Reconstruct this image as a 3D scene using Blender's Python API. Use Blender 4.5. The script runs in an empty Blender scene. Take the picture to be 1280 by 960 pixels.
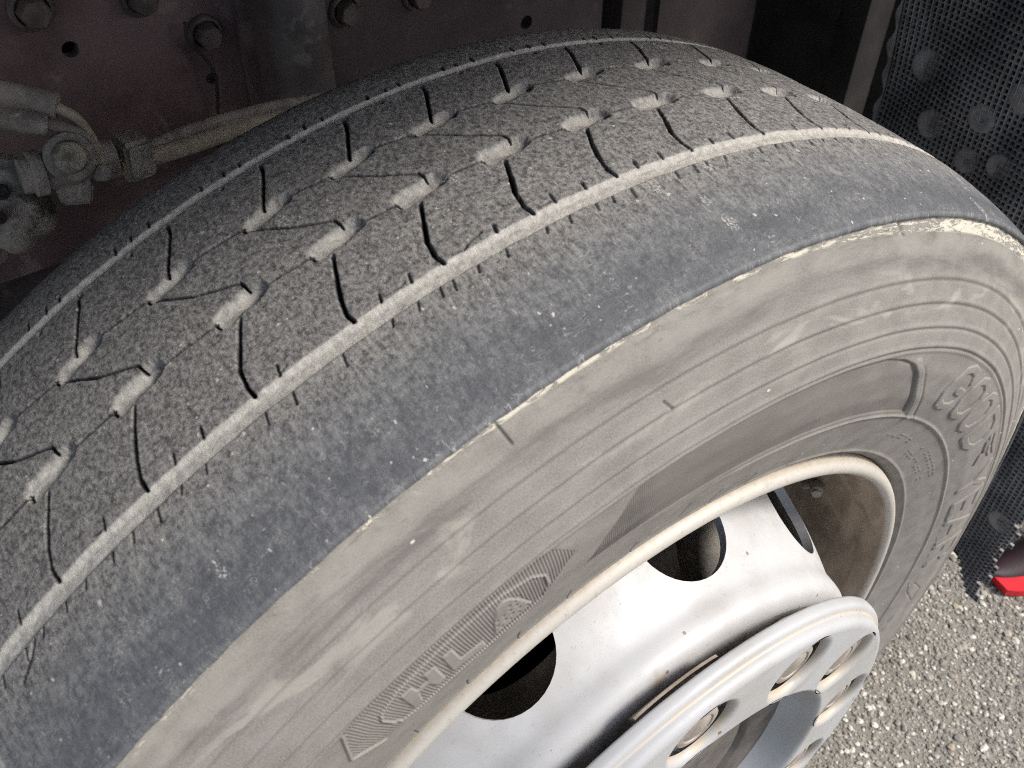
import bpy, bmesh, math, random
import numpy as np
from mathutils import Vector, Matrix

rad = math.radians
random.seed(4)
rng = np.random.default_rng(4)
scene = bpy.context.scene
col = scene.collection

# ------------------------------------------------------------------ camera
F_PX = 1190.25
CAM = np.array([-.26007, -.33222, 1.25024])
RIGHT = np.array([.81291857, -.58234739, .00590868])
UP = np.array([.40726388, .57570739, .70901138])
FWD = np.array([.4162926, .57396213, -.70517228])
cd = bpy.data.cameras.new('camera')
cam = bpy.data.objects.new('camera', cd)
col.objects.link(cam)
cam.matrix_world = Matrix(((RIGHT[0], UP[0], -FWD[0], CAM[0]), (RIGHT[1], UP[1], -FWD[1], CAM[1]),
                           (RIGHT[2], UP[2], -FWD[2], CAM[2]), (0, 0, 0, 1)))
cd.sensor_width = 36
cd.lens = F_PX / 1280 * 36
cd.clip_start = .01
cd.clip_end = 500
cd.dof.use_dof = True
cd.dof.focus_distance = .62
cd.dof.aperture_fstop = 16
scene.camera = cam

# ------------------------------------------------------------------ light
SUN_EL, SUN_AZ = 46, -47      # azimuth measured from +X towards +Y
world = bpy.data.worlds.new('World')
scene.world = world
world.use_nodes = True
wn = world.node_tree.nodes
sky = wn.new('ShaderNodeTexSky')
sky.sky_type = 'NISHITA'
sky.sun_disc = False
sky.sun_elevation = rad(SUN_EL)
sky.sun_rotation = rad(90 - SUN_AZ)
sky.dust_density = 3
wn['Background'].inputs[1].default_value = .13
world.node_tree.links.new(sky.outputs[0], wn['Background'].inputs[0])
sl = bpy.data.lights.new('sun', 'SUN')
sl.energy = 2.2
sl.angle = rad(14)
sl.color = (1, .965, .915)
so = bpy.data.objects.new('sun', sl)
col.objects.link(so)
sd = Vector((math.cos(rad(SUN_EL)) * math.cos(rad(SUN_AZ)), math.cos(rad(SUN_EL)) * math.sin(rad(SUN_AZ)), math.sin(rad(SUN_EL))))
so.rotation_euler = sd.to_track_quat('Z', 'Y').to_euler()
so.location = sd * 6
scene.view_settings.view_transform = 'Standard'
scene.view_settings.look = 'None'
scene.view_settings.exposure = .68
scene.view_settings.gamma = 1
scene.cycles.use_denoising = False
scene.cycles.filter_width = 1.1
scene.cycles.denoising_prefilter = 'ACCURATE'

# ------------------------------------------------------------------ helpers
ZC = .5                                    # height of the wheel centre


def pix(x, y, axis, val):
    """photo pixel -> the point where its ray meets the plane axis=val"""
    d = FWD + (x - 640) / F_PX * RIGHT - (y - 480) / F_PX * UP
    t = (val - CAM[axis]) / d[axis]
    return CAM + t * d


def tag(o, label=None, cat=None, group=None, kind=None):
    for k, v in (('label', label), ('category', cat), ('group', group), ('kind', kind)):
        if v:
            o[k] = v
    return o


def link(name, me, mat=None, parent=None):
    o = bpy.data.objects.new(name, me)
    col.objects.link(o)
    if mat is not None and me is not None and not me.materials:
        me.materials.append(mat)
    if parent is not None:
        o.parent = parent
        pw = Vector((0, 0, 0))
        q = parent
        while q is not None:
            pw += q.location
            q = q.parent
        o.location = -pw if parent.parent is None else Vector((0, 0, 0))
    return o


def empty(name, loc):
    o = bpy.data.objects.new(name, None)
    o.empty_display_size = .05
    o.location = loc
    col.objects.link(o)
    return o


def vnoise(u, v, seed=0):
    """smooth value noise in -1..1"""
    r = np.random.default_rng(seed)
    T = r.uniform(-1, 1, (256, 256))
    iu = np.floor(u).astype(int)
    iv = np.floor(v).astype(int)
    fu, fv = u - iu, v - iv
    fu = fu * fu * (3 - 2 * fu)
    fv = fv * fv * (3 - 2 * fv)
    a = T[iu & 255, iv & 255]
    b = T[(iu + 1) & 255, iv & 255]
    c = T[iu & 255, (iv + 1) & 255]
    d = T[(iu + 1) & 255, (iv + 1) & 255]
    return (a * (1 - fu) + b * fu) * (1 - fv) + (c * (1 - fu) + d * fu) * fv


def fnoise(u, v, seed=0, oct=3):
    s, a, t = 0, 1, 0
    for i in range(oct):
        s = s + a * vnoise(u * 2 ** i + 17 * i, v * 2 ** i + 31 * i, seed + i)
        t += a
        a *= .5
    return s / t


def grid_mesh(name, P, closed=True, UV=None, attrs=None, smooth=True):
    """P[n,m,3]: n columns round (closed), m rows"""
    n, m = P.shape[:2]
    idx = np.arange(n * m).reshape(n, m)
    nx = np.roll(idx, -1, 0) if closed else idx[1:]
    a = idx if closed else idx[:-1]
    q = np.stack([a[:, :-1], nx[:, :-1], nx[:, 1:], a[:, 1:]], -1).reshape(-1, 4)
    me = bpy.data.meshes.new(name)
    me.vertices.add(n * m)
    me.vertices.foreach_set('co', P.reshape(-1).astype(np.float32))
    me.loops.add(q.size)
    me.loops.foreach_set('vertex_index', q.reshape(-1).astype(np.int32))
    me.polygons.add(len(q))
    me.polygons.foreach_set('loop_start', (np.arange(len(q)) * 4).astype(np.int32))
    me.polygons.foreach_set('loop_total', np.full(len(q), 4, np.int32))
    if UV is not None:
        ul = me.uv_layers.new(name='UVMap')
        ul.data.foreach_set('uv', UV.reshape(-1, 2)[q.reshape(-1)].astype(np.float32).reshape(-1))
    for k, v in (attrs or {}).items():
        at = me.attributes.new(k, 'FLOAT', 'POINT')
        at.data.foreach_set('value', v.reshape(-1).astype(np.float32))
    me.update(calc_edges=True)
    if smooth:
        me.polygons.foreach_set('use_smooth', np.ones(len(q), bool))
    me.validate()
    return me


def seg_dist(U, V, a, b):
    d = np.array(b, float) - np.array(a, float)
    L = d @ d + 1e-12
    t = np.clip(((U - a[0]) * d[0] + (V - a[1]) * d[1]) / L, 0, 1)
    return np.hypot(U - a[0] - t * d[0], V - a[1] - t * d[1]), t


def poly_dist(U, V, pts):
    D = np.full(U.shape, 9.0)
    for a, b in zip(pts[:-1], pts[1:]):
        d, _ = seg_dist(U, V, a, b)
        D = np.minimum(D, d)
    return D


def in_poly(U, V, pts):
    r = np.zeros(U.shape, bool)
    for (x0, y0), (x1, y1) in zip(pts, pts[1:] + pts[:1]):
        c = ((y0 > V) != (y1 > V)) & (U < (x1 - x0) * (V - y0) / ((y1 - y0) or 1e-9) + x0)
        r ^= c
    return r


def sstep(e0, e1, x):
    t = np.clip((x - e0) / (e1 - e0), 0, 1)
    return t * t * (3 - 2 * t)


def smooth_profile(xs, ys, n, sig):
    """dense smoothed curve through control points, parameter = arclength"""
    xs, ys = np.array(xs, float), np.array(ys, float)
    s = np.r_[0, np.cumsum(np.hypot(np.diff(xs), np.diff(ys)))]
    t = np.linspace(0, s[-1], 4000)
    k = int(sig / (s[-1] / 4000))
    ker = np.exp(-.5 * (np.arange(-3 * k, 3 * k + 1) / max(k, 1)) ** 2)
    ker /= ker.sum()
    def sm(v):
        f = np.interp(t, s, v)
        pad = np.r_[2 * f[0] - f[3 * k:0:-1], f, 2 * f[-1] - f[-2:-3 * k - 2:-1]]
        return np.convolve(pad, ker, 'valid')
    X, Y = sm(xs), sm(ys)
    return X, Y


def revolve(name, prof, n=160, t0=None, uvscale=1):
    """prof list of (R, y) ; axis Y through the wheel centre; world coordinates"""
    pr = np.array(prof, float)
    th = np.linspace(-math.pi / 2, 1.5 * math.pi, n, endpoint=False)
    P = np.empty((n, len(pr), 3))
    P[..., 0] = np.cos(th)[:, None] * pr[None, :, 0]
    P[..., 1] = pr[None, :, 1]
    P[..., 2] = np.sin(th)[:, None] * pr[None, :, 0] + ZC
    s = np.r_[0, np.cumsum(np.hypot(*np.diff(pr, axis=0).T))]
    UV = np.empty((n, len(pr), 2))
    UV[..., 0] = th[:, None]
    UV[..., 1] = s[None, :]
    me = grid_mesh(name, P, True, UV)
    return me


def add_tube(bm, pts, r, seg=12, caps=True):
    pts = [Vector(q) for q in pts]
    rs = r if isinstance(r, (list, tuple)) else [r] * len(pts)
    rings = []
    ref = Vector((.3, .1, 1))
    for i, c in enumerate(pts):
        t = (pts[min(i + 1, len(pts) - 1)] - pts[max(i - 1, 0)]).normalized()
        a = t.cross(ref)
        if a.length < 1e-3:
            a = t.cross(Vector((1, 0, 0)))
        a.normalize()
        b = t.cross(a)
        ref = b.cross(t) if False else ref
        rings.append([bm.verts.new(c + rs[i] * (math.cos(k / seg * 2 * math.pi) * a + math.sin(k / seg * 2 * math.pi) * b)) for k in range(seg)])
    for A, B in zip(rings[:-1], rings[1:]):
        for k in range(seg):
            bm.faces.new((A[k], A[(k + 1) % seg], B[(k + 1) % seg], B[k]))
    if caps:
        bm.faces.new(rings[0][::-1])
        bm.faces.new(rings[-1])


def catmull(pts, n=10):
    pts = [np.array(q, float) for q in pts]
    q = [2 * pts[0] - pts[1]] + pts + [2 * pts[-1] - pts[-2]]
    out = []
    for i in range(1, len(q) - 2):
        for k in range(n):
            t = k / n
            out.append(.5 * (2 * q[i] + (q[i + 1] - q[i - 1]) * t + (2 * q[i - 1] - 5 * q[i] + 4 * q[i + 1] - q[i + 2]) * t * t
                             + (3 * q[i] - q[i - 1] - 3 * q[i + 1] + q[i + 2]) * t ** 3))
    out.append(pts[-1])
    return out


def add_lathe(bm, prof, origin, axis, seg=24, phase=0):
    """prof (radius, along-axis) revolved round axis at origin"""
    ax = Vector(axis).normalized()
    a = ax.cross(Vector((0, 0, 1)))
    if a.length < 1e-3:
        a = Vector((1, 0, 0))
    a.normalize()
    b = ax.cross(a)
    o = Vector(origin)
    rings = []
    for r, h in prof:
        if r < 1e-6:
            rings.append([bm.verts.new(o + ax * h)])
        else:
            rings.append([bm.verts.new(o + ax * h + r * (math.cos(phase + k / seg * 2 * math.pi) * a + math.sin(phase + k / seg * 2 * math.pi) * b)) for k in range(seg)])
    for A, B in zip(rings[:-1], rings[1:]):
        for k in range(seg):
            vs = []
            for v in (A[k % len(A)], A[(k + 1) % len(A)], B[(k + 1) % len(B)], B[k % len(B)]):
                if v not in vs:
                    vs.append(v)
            if len(vs) > 2:
                bm.faces.new(vs)


def add_box(bm, lo, hi, bevel=0):
    vs = [bm.verts.new((x, y, z)) for x in (lo[0], hi[0]) for y in (lo[1], hi[1]) for z in (lo[2], hi[2])]
    fs = [bm.faces.new([vs[i] for i in q]) for q in ((0, 1, 3, 2), (4, 6, 7, 5), (0, 4, 5, 1), (2, 3, 7, 6), (0, 2, 6, 4), (1, 5, 7, 3))]
    if bevel:
        es = list({e for f in fs for e in f.edges})
        bmesh.ops.bevel(bm, geom=es, offset=bevel, segments=2, affect='EDGES', profile=.6)


def bm_mesh(name, bm, smooth=True, angle=35):
    bmesh.ops.recalc_face_normals(bm, faces=bm.faces[:])
    me = bpy.data.meshes.new(name)
    bm.to_mesh(me)
    bm.free()
    if smooth:
        me.polygons.foreach_set('use_smooth', np.ones(len(me.polygons), bool))
        me.set_sharp_from_angle(angle=rad(angle))
    return me


# ------------------------------------------------------------------ materials
class Mat:
    def __init__(self, name, rough=.6, metal=0, spec=.5):
        m = bpy.data.materials.new(name)
        m.use_nodes = True
        self.m, self.t = m, m.node_tree
        self.b = self.t.nodes['Principled BSDF']
        self.b.inputs['Roughness'].default_value = rough
        self.b.inputs['Metallic'].default_value = metal
        self.b.inputs['Specular IOR Level'].default_value = spec

    def n(self, kind, **kw):
        nd = self.t.nodes.new('ShaderNode' + kind)
        for k, v in kw.items():
            setattr(nd, k, v)
        return nd

    def put(self, sock, v):
        if isinstance(v, bpy.types.NodeSocket):
            self.t.links.new(v, sock)
        elif v is not None:
            sock.default_value = v

    def coord(self, kind='UV', scale=(1, 1, 1)):
        if kind == 'UV':
            c = self.n('UVMap').outputs[0]
        else:
            c = self.n('TexCoord').outputs['Object']
        mp = self.n('Mapping')
        self.t.links.new(c, mp.inputs[0])
        mp.inputs['Scale'].default_value = scale
        return mp.outputs[0]

    def noise(self, vec, scale, detail=3, rough=.55, dist=0, out=0):
        nd = self.n('TexNoise')
        self.put(nd.inputs['Vector'], vec)
        nd.inputs['Scale'].default_value = scale
        nd.inputs['Detail'].default_value = detail
        nd.inputs['Roughness'].default_value = rough
        nd.inputs['Distortion'].default_value = dist
        return nd.outputs[out]

    def voronoi(self, vec, scale, feature='F1', rnd=1):
        nd = self.n('TexVoronoi', feature=feature)
        self.put(nd.inputs['Vector'], vec)
        nd.inputs['Scale'].default_value = scale
        nd.inputs['Randomness'].default_value = rnd
        return nd.outputs

    def math(self, op, a, b=0., c=None, clamp=False):
        nd = self.n('Math', operation=op, use_clamp=clamp)
        self.put(nd.inputs[0], a)
        self.put(nd.inputs[1], b)
        if c is not None:
            self.put(nd.inputs[2], c)
        return nd.outputs[0]

    def rng(self, v, a, b, c=0., d=1.):
        nd = self.n('MapRange')
        nd.interpolation_type = 'SMOOTHSTEP'
        for s, x in zip(nd.inputs[:5], (v, a, b, c, d)):
            self.put(s, x)
        return nd.outputs[0]

    def mix(self, f, a, b, blend='MIX'):
        nd = self.n('Mix', data_type='RGBA', blend_type=blend)
        self.put(nd.inputs[0], f)
        for s, x in ((nd.inputs[6], a), (nd.inputs[7], b)):
            self.put(s, (*x, 1) if isinstance(x, tuple) and len(x) == 3 else x)
        return nd.outputs[2]

    def attr(self, name, out='Fac'):
        nd = self.n('Attribute', attribute_name=name)
        return nd.outputs[out]

    def sep(self, vec):
        nd = self.n('SeparateXYZ')
        self.put(nd.inputs[0], vec)
        return nd.outputs

    def color(self, c):
        self.put(self.b.inputs['Base Color'], (*c, 1) if isinstance(c, tuple) and len(c) == 3 else c)

    def rough(self, v):
        self.put(self.b.inputs['Roughness'], v)

    def bump(self, h, strength=.5, dist=.001, prev=None):
        nd = self.n('Bump')
        nd.inputs['Strength'].default_value = strength
        nd.inputs['Distance'].default_value = dist
        self.put(nd.inputs['Height'], h)
        if prev is not None:
            self.put(nd.inputs['Normal'], prev)
        self.put(self.b.inputs['Normal'], nd.outputs[0])
        return nd.outputs[0]


def mat_tread():
    M = Mat('worn_tread_rubber', .8, spec=.35)
    uv = M.coord()
    v = M.sep(uv)[1]
    shoulder = M.rng(v, -.058, -.088)
    streak = M.noise(M.coord(scale=(400, 310, 1)), 1, 6, .78, .1)
    blot = M.noise(M.coord(scale=(150, 90, 1)), 1, 5, .7, .2)
    fine = M.noise(M.coord(scale=(1700, 1100, 1)), 1, 3, .75)
    f1 = M.rng(streak, .36, .64)
    base = M.mix(f1, (.050, .048, .047), (.305, .293, .279))
    sh = M.mix(f1, (.082, .085, .090), (.185, .188, .190))
    c = M.mix(shoulder, base, sh)
    c = M.mix(M.math('MULTIPLY', M.rng(blot, .5, .68), .5), c, (.27, .262, .25))
    c = M.mix(M.math('MULTIPLY', M.rng(blot, .5, .34), .45), c, (.055, .054, .056))
    f2 = M.rng(fine, .58, .76)
    c = M.mix(M.math('MULTIPLY', f2, M.rng(shoulder, 0, 1, .55, .3)), c, (.50, .48, .45))
    c = M.mix(M.math('MULTIPLY', M.rng(fine, .42, .26), .6), c, (.026, .025, .025))
    # pale streaks of abraded dust
    st2 = M.noise(M.coord(scale=(330, 900, 1)), 1, 3, .6, 1.5)
    c = M.mix(M.math('MULTIPLY', M.rng(st2, .61, .70), M.rng(shoulder, 0, 1, .6, .3)), c, (.46, .44, .41))
    st3 = M.noise(M.coord(scale=(1000, 300, 1)), 1, 3, .6, 1.0)
    c = M.mix(M.math('MULTIPLY', M.rng(st3, .60, .70), .55), c, (.46, .44, .41))
    wear = M.math('MULTIPLY', M.rng(v, -.100, -.064), M.rng(v, -.057, -.060))
    st4 = M.noise(M.coord(scale=(420, 90, 1)), 1, 4, .6, .6)
    c = M.mix(M.math('MULTIPLY', M.math('MULTIPLY', wear, M.rng(st4, .48, .66)), .6), c, (.32, .305, .28))
    smooth = M.rng(v, -.086, -.108)
    sm = M.noise(M.coord(scale=(26, 60, 1)), 1, 4, .6, .5)
    c = M.mix(M.math('MULTIPLY', smooth, M.rng(sm, .35, .62, .8, .3)), c, (.080, .084, .092))
    dkp = M.noise(M.coord(scale=(38, 70, 1)), 1, 5, .65, .6)
    c = M.mix(M.math('MULTIPLY', M.math('MULTIPLY', shoulder, M.rng(dkp, .50, .62)), .3), c, (.070, .074, .082))
    wv = M.n('TexWave', wave_type='BANDS', bands_direction='DIAGONAL')
    M.put(wv.inputs['Vector'], M.coord(scale=(30, 55, 1)))
    wv.inputs['Scale'].default_value = 1.0
    wv.inputs['Distortion'].default_value = 26
    wv.inputs['Detail'].default_value = 3
    wv.inputs['Detail Scale'].default_value = 2.2
    scr = M.math('MULTIPLY', M.rng(wv.outputs[1], .985, .999), M.rng(M.noise(uv, 70, 3, .6), .52, .62))
    c = M.mix(M.math('MULTIPLY', scr, .5), c, (.55, .53, .50))
    # stone flecks
    wuv = M.n('Mix', data_type='VECTOR')
    wuv.inputs[0].default_value = .0035
    M.put(wuv.inputs[4], uv)
    M.put(wuv.inputs[5], M.noise(uv, 420, 3, .7, 0, 1))
    vo = M.voronoi(wuv.outputs[1], 260)
    few = M.math('GREATER_THAN', M.sep(vo[1])[0], .72)
    size = M.math('MULTIPLY_ADD', M.math('POWER', M.sep(vo[1])[1], 3), .20, .05)
    dot = M.math('MULTIPLY', M.math('LESS_THAN', vo[0], size), few)
    c = M.mix(M.math('MULTIPLY', dot, .75), c, (.66, .63, .57))
    vo2 = M.voronoi(M.coord(scale=(1, .6, 1)), 55)
    few2 = M.math('GREATER_THAN', M.sep(vo2[1])[0], .86)
    chip = M.math('MULTIPLY', M.rng(M.noise(uv, 900, 3, .6), .5, .62), M.math('MULTIPLY', M.math('LESS_THAN', vo2[0], .24), few2))
    c = M.mix(M.math('MULTIPLY', chip, .75), c, (.62, .6, .55))
    # dust lying in the grooves
    d = M.attr('dust')
    dn = M.noise(uv, 260, 4, .65)
    dust = M.mix(M.rng(dn, .3, .7), (.33, .315, .28), (.50, .48, .435))
    c = M.mix(M.math('MULTIPLY', d, M.rng(dn, .1, .45, .7, 1)), c, dust)
    # shade of the deep narrow sipes, painted into the colour as black
    c = M.mix(M.math('MULTIPLY', M.attr('slit_shade'), .95), c, (.010, .0095, .0095))
    M.color(c)
    M.rough(M.rng(M.math('ADD', shoulder, smooth), 0, 2, .85, .46))
    h = M.math('ADD', M.math('MULTIPLY', streak, 1.0), M.math('MULTIPLY', fine, .35))
    h = M.math('ADD', h, M.math('MULTIPLY', dot, .5))
    M.bump(M.math('MULTIPLY', h, M.rng(shoulder, 0, 1, 1, .55)), .85, .0010)
    return M.m


def mat_sidewall():
    M = Mat('dusty_sidewall_rubber', .82, spec=.25)
    uv = M.coord()
    v = M.sep(uv)[1]
    big = M.noise(M.coord(scale=(9, 60, 1)), 1, 5, .6, .6)
    mid = M.noise(M.coord(scale=(40, 60, 1)), 1, 4, .6, .4)
    fine = M.noise(uv, 1100, 3, .75)
    c = M.mix(M.rng(mid, .3, .7), (.168, .155, .140), (.226, .212, .193))
    c = M.mix(M.math('MULTIPLY', M.rng(fine, .40, .68), .5), c, (.33, .312, .282))
    c = M.mix(M.math('MULTIPLY', M.rng(fine, .45, .28), .45), c, (.11, .10, .09))
    # pale rain-washed band below the shoulder and the purplish stain under it
    vv = M.math('MULTIPLY_ADD', M.math('SUBTRACT', big, .5), .022, v)
    band = M.math('MULTIPLY', M.rng(vv, .466, .474), M.rng(v, .4885, .482))
    c = M.mix(M.math('MULTIPLY', band, M.rng(mid, .3, .7, .15, .6)), c, (.30, .285, .25))
    stain = M.math('MULTIPLY', M.rng(vv, .458, .463), M.rng(vv, .471, .466))
    stn = M.noise(M.coord(scale=(22, 90, 1)), 1, 5, .7, .6)
    c = M.mix(M.math('MULTIPLY', stain, M.rng(stn, .38, .62, .1, .75)), c, (.135, .120, .112))
    pat = M.math('MULTIPLY', M.rng(M.noise(M.coord(scale=(16, 40, 1)), 1, 4, .55, 1.0), .52, .60), M.math('MULTIPLY', M.rng(v, .432, .44), M.rng(v, .466, .455)))
    c = M.mix(M.math('MULTIPLY', pat, .6), c, (.345, .325, .285))
    # crumbling pale film right under the shoulder edge
    fl = M.noise(M.coord(scale=(110, 420, 1)), 1, 5, .75, .6)
    wide = M.rng(M.sep(uv)[0], .66, .50)
    thr = M.rng(M.noise(M.coord(scale=(11, 1, 1)), 1, 3), .3, .70, .60, .42)
    thr = M.math('SUBTRACT', thr, M.math('MULTIPLY', wide, .05))
    low = M.math('MULTIPLY_ADD', wide, -.0045, .4822)
    reach = M.rng(v, low, M.math('ADD', low, .0020))
    flake = M.math('MULTIPLY', M.rng(M.math('SUBTRACT', fl, thr), 0, .05), M.math('MULTIPLY', reach, M.rng(v, .4876, .4866)))
    c = M.mix(M.math('MULTIPLY', flake, .85), c, (.60, .565, .46))
    dk = M.noise(M.coord(scale=(45, 130, 1)), 1, 5, .7, .8)
    c = M.mix(M.math('MULTIPLY', M.math('MULTIPLY', M.rng(dk, .58, .68), M.rng(v, .452, .470)), .45), c, (.13, .115, .10))
    grit = M.noise(uv, 380, 4, .75)
    c = M.mix(M.math('MULTIPLY', M.rng(grit, .60, .75), .35), c, (.12, .108, .097))
    # panels, hatching, rings
    c = M.mix(M.math('MULTIPLY', M.attr('panel'), .6), c, (.128, .114, .103))
    c = M.mix(M.math('MULTIPLY', M.attr('hatchlow'), .5), c, (.10, .09, .082))
    c = M.mix(M.math('MULTIPLY', M.attr('line'), .8), c, (.085, .077, .07))
    c = M.mix(M.math('MULTIPLY', M.attr('crest'), .45), c, (.38, .36, .32))
    # flecks
    vo = M.voronoi(M.coord(scale=(1, 1.6, 1)), 75)
    few = M.math('GREATER_THAN', M.sep(vo[1])[0], .93)
    dot = M.math('MULTIPLY', M.math('LESS_THAN', vo[0], .09), few)
    c = M.mix(M.math('MULTIPLY', dot, .8), c, (.62, .6, .55))
    M.color(c)
    h = M.math('ADD', M.math('MULTIPLY', fine, .4), M.math('MULTIPLY', flake, 1.4))
    h = M.math('ADD', h, M.math('MULTIPLY', mid, .8))
    M.bump(h, .5, .0008)
    return M.m


def mat_rim():
    M = Mat('dirty_rim_paint', .55, .15)
    uv = M.coord()
    v = M.sep(uv)[1]
    n = M.noise(M.coord(scale=(46, 260, 1)), 1, 6, .75, .2)
    n2 = M.noise(M.coord('OBJ'), 220, 4, .7)
    side_ = M.rng(v, .006, .0125)
    tan = M.math('MULTIPLY', M.rng(n, .30, .70, .35, 1), M.rng(side_, 0, 1, 1, .35))
    c = M.mix(tan, (.47, .455, .42), (.385, .325, .238))
    c = M.mix(M.math('MULTIPLY', M.rng(n2, .54, .72), .5), c, (.29, .235, .17))
    inner = M.rng(v, .0205, .0255)
    br = M.mix(M.rng(M.noise(M.coord(scale=(6, 60, 1)), 1, 5, .6, .8), .3, .7), (.20, .15, .11), (.34, .275, .21))
    c = M.mix(inner, c, br)
    M.color(c)
    M.bump(n2, .15, .0006)
    return M.m


def mat_silver(name='silver_wheel_paint', tint=(.485, .486, .482), metal=.05, rough=.47, dirt=1.):
    M = Mat(name, rough, metal)
    oc = M.coord('OBJ')
    n = M.noise(oc, 14, 4, .6)
    n2 = M.noise(oc, 60, 4, .65)
    c = M.mix(M.math('MULTIPLY', M.rng(n, .42, .72), .6 * dirt), tint, (.36, .35, .325))
    n5 = M.noise(M.coord('OBJ', (1, 1, 1)), 380, 3, .7)
    c = M.mix(M.math('MULTIPLY', M.rng(n5, .60, .72), M.math('MULTIPLY', M.rng(n, .4, .6), .5 * dirt)), c, (.24, .215, .18))
    vo = M.voronoi(oc, 85)
    few = M.math('GREATER_THAN', M.sep(vo[1])[0], .80)
    sz = M.math('MULTIPLY_ADD', M.math('POWER', M.sep(vo[1])[1], 2), .13, .025)
    dot = M.math('MULTIPLY', M.math('LESS_THAN', vo[0], sz), few)
    c = M.mix(M.math('MULTIPLY', dot, .8 * dirt), c, (.20, .13, .07))
    lp = M.math('MULTIPLY', M.attr('lip'), M.rng(n2, .25, .6))
    c = M.mix(M.math('MULTIPLY', lp, .75), c, (.50, .41, .28))
    # drips of rust water
    dr = M.noise(M.coord('OBJ', (26, 26, 5)), 1, 3, .6, .3)
    c = M.mix(M.math('MULTIPLY', M.rng(dr, .66, .76), .55 * dirt), c, (.36, .25, .10))
    M.color(c)
    M.rough(M.rng(n2, .3, .7, rough - .06, rough + .14))
    M.bump(n2, .05, .0008)
    return M.m


def mat_plain(name, c1, c2, scale=30, rough=.7, metal=0, bump=.2, c3=None, spec=.5):
    M = Mat(name, rough, metal, spec)
    oc = M.coord('OBJ')
    n = M.noise(oc, scale, 5, .62, .3)
    c = M.mix(M.rng(n, .32, .68), c1, c2)
    if c3:
        n3 = M.noise(oc, scale * 2.7, 4, .6, .8)
        c = M.mix(M.math('MULTIPLY', M.rng(n3, .56, .70), .7), c, c3)
    M.color(c)
    M.bump(M.noise(oc, scale * 6, 4, .65), bump, .0015)
    return M.m


MT = mat_tread()
MS = mat_sidewall()
MR = mat_rim()
MD = mat_silver()
MC = mat_silver('grey_cover_paint', (.425, .43, .43), .05, .46, 1.2)
MNUT = mat_plain('dusty_nut_steel', (.26, .225, .19), (.40, .36, .315), 60, .65, .3, .3)
MEDGE = mat_plain('rusty_edge', (.22, .175, .13), (.38, .33, .27), 50, .7)
MHUB = mat_plain('hub_casting', (.09, .08, .072), (.17, .155, .14), 25, .6, .2, .4)
MDARK = mat_plain('oily_black', (.016, .014, .014), (.035, .031, .03), 12, .75)
MFRAME = mat_plain('dusty_chassis_paint', (.080, .048, .048), (.165, .112, .108), 9, .7, 0, .5, (.23, .175, .16))
MBOLT = mat_plain('dusty_bolt', (.065, .048, .045), (.15, .12, .108), 40, .65, .2)
MSHOCK = mat_plain('dusty_shock_paint', (.075, .063, .062), (.135, .118, .114), 12, .6, 0, .15, (.20, .18, .165))
MHOSE = mat_plain('dusty_hose_rubber', (.18, .15, .13), (.32, .28, .24), 40, .8)
MHOSEY = mat_plain('tan_hose', (.26, .22, .155), (.40, .345, .255), 40, .7)
MCAST = mat_plain('muddy_casting', (.15, .13, .11), (.34, .305, .265), 45, .85, 0, .8, (.46, .42, .36))
MFLAP = mat_plain('black_flap_plastic', (.17, .165, .163), (.33, .318, .31), 22, .6, 0, .3, (.36, .31, .255))
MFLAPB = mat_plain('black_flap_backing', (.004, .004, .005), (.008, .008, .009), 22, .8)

# ------------------------------------------------------------------ ground
def mat_asphalt():
    M = Mat('asphalt', .85, spec=.3)
    oc = M.coord('OBJ')
    n = M.noise(oc, 500, 4, .7)
    vo = M.voronoi(oc, 170)
    stone = M.rng(vo[0], .50, .32)
    sc = M.mix(M.sep(vo[1])[0], (.12, .115, .105), (.52, .48, .40))
    c = M.mix(M.rng(n, .3, .7), (.19, .173, .145), (.32, .298, .255))
    c = M.mix(M.math('MULTIPLY', stone, .55), c, sc)
    M.color(c)
    M.bump(M.math('ADD', M.math('MULTIPLY', stone, .8), n), .7, .002)
    return M.m


MA = mat_asphalt()
bm = bmesh.new()
g = 60
vs = [bm.verts.new(q) for q in ((-g, -g, 0), (g, -g, 0), (g, g, 0), (-g, g, 0))]
bm.faces.new(vs)
tag(link('ground', bm_mesh('ground', bm, False), MA), kind='structure')


def mat_stone():
    M = Mat('aggregate_stone', .75, spec=.4)
    t = M.attr('tone', 'Color')
    n = M.noise(M.coord('OBJ'), 700, 3, .6)
    M.color(M.mix(M.math('MULTIPLY', M.rng(n, .35, .7), .35), t, (.16, .15, .135)))
    return M.m


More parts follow.
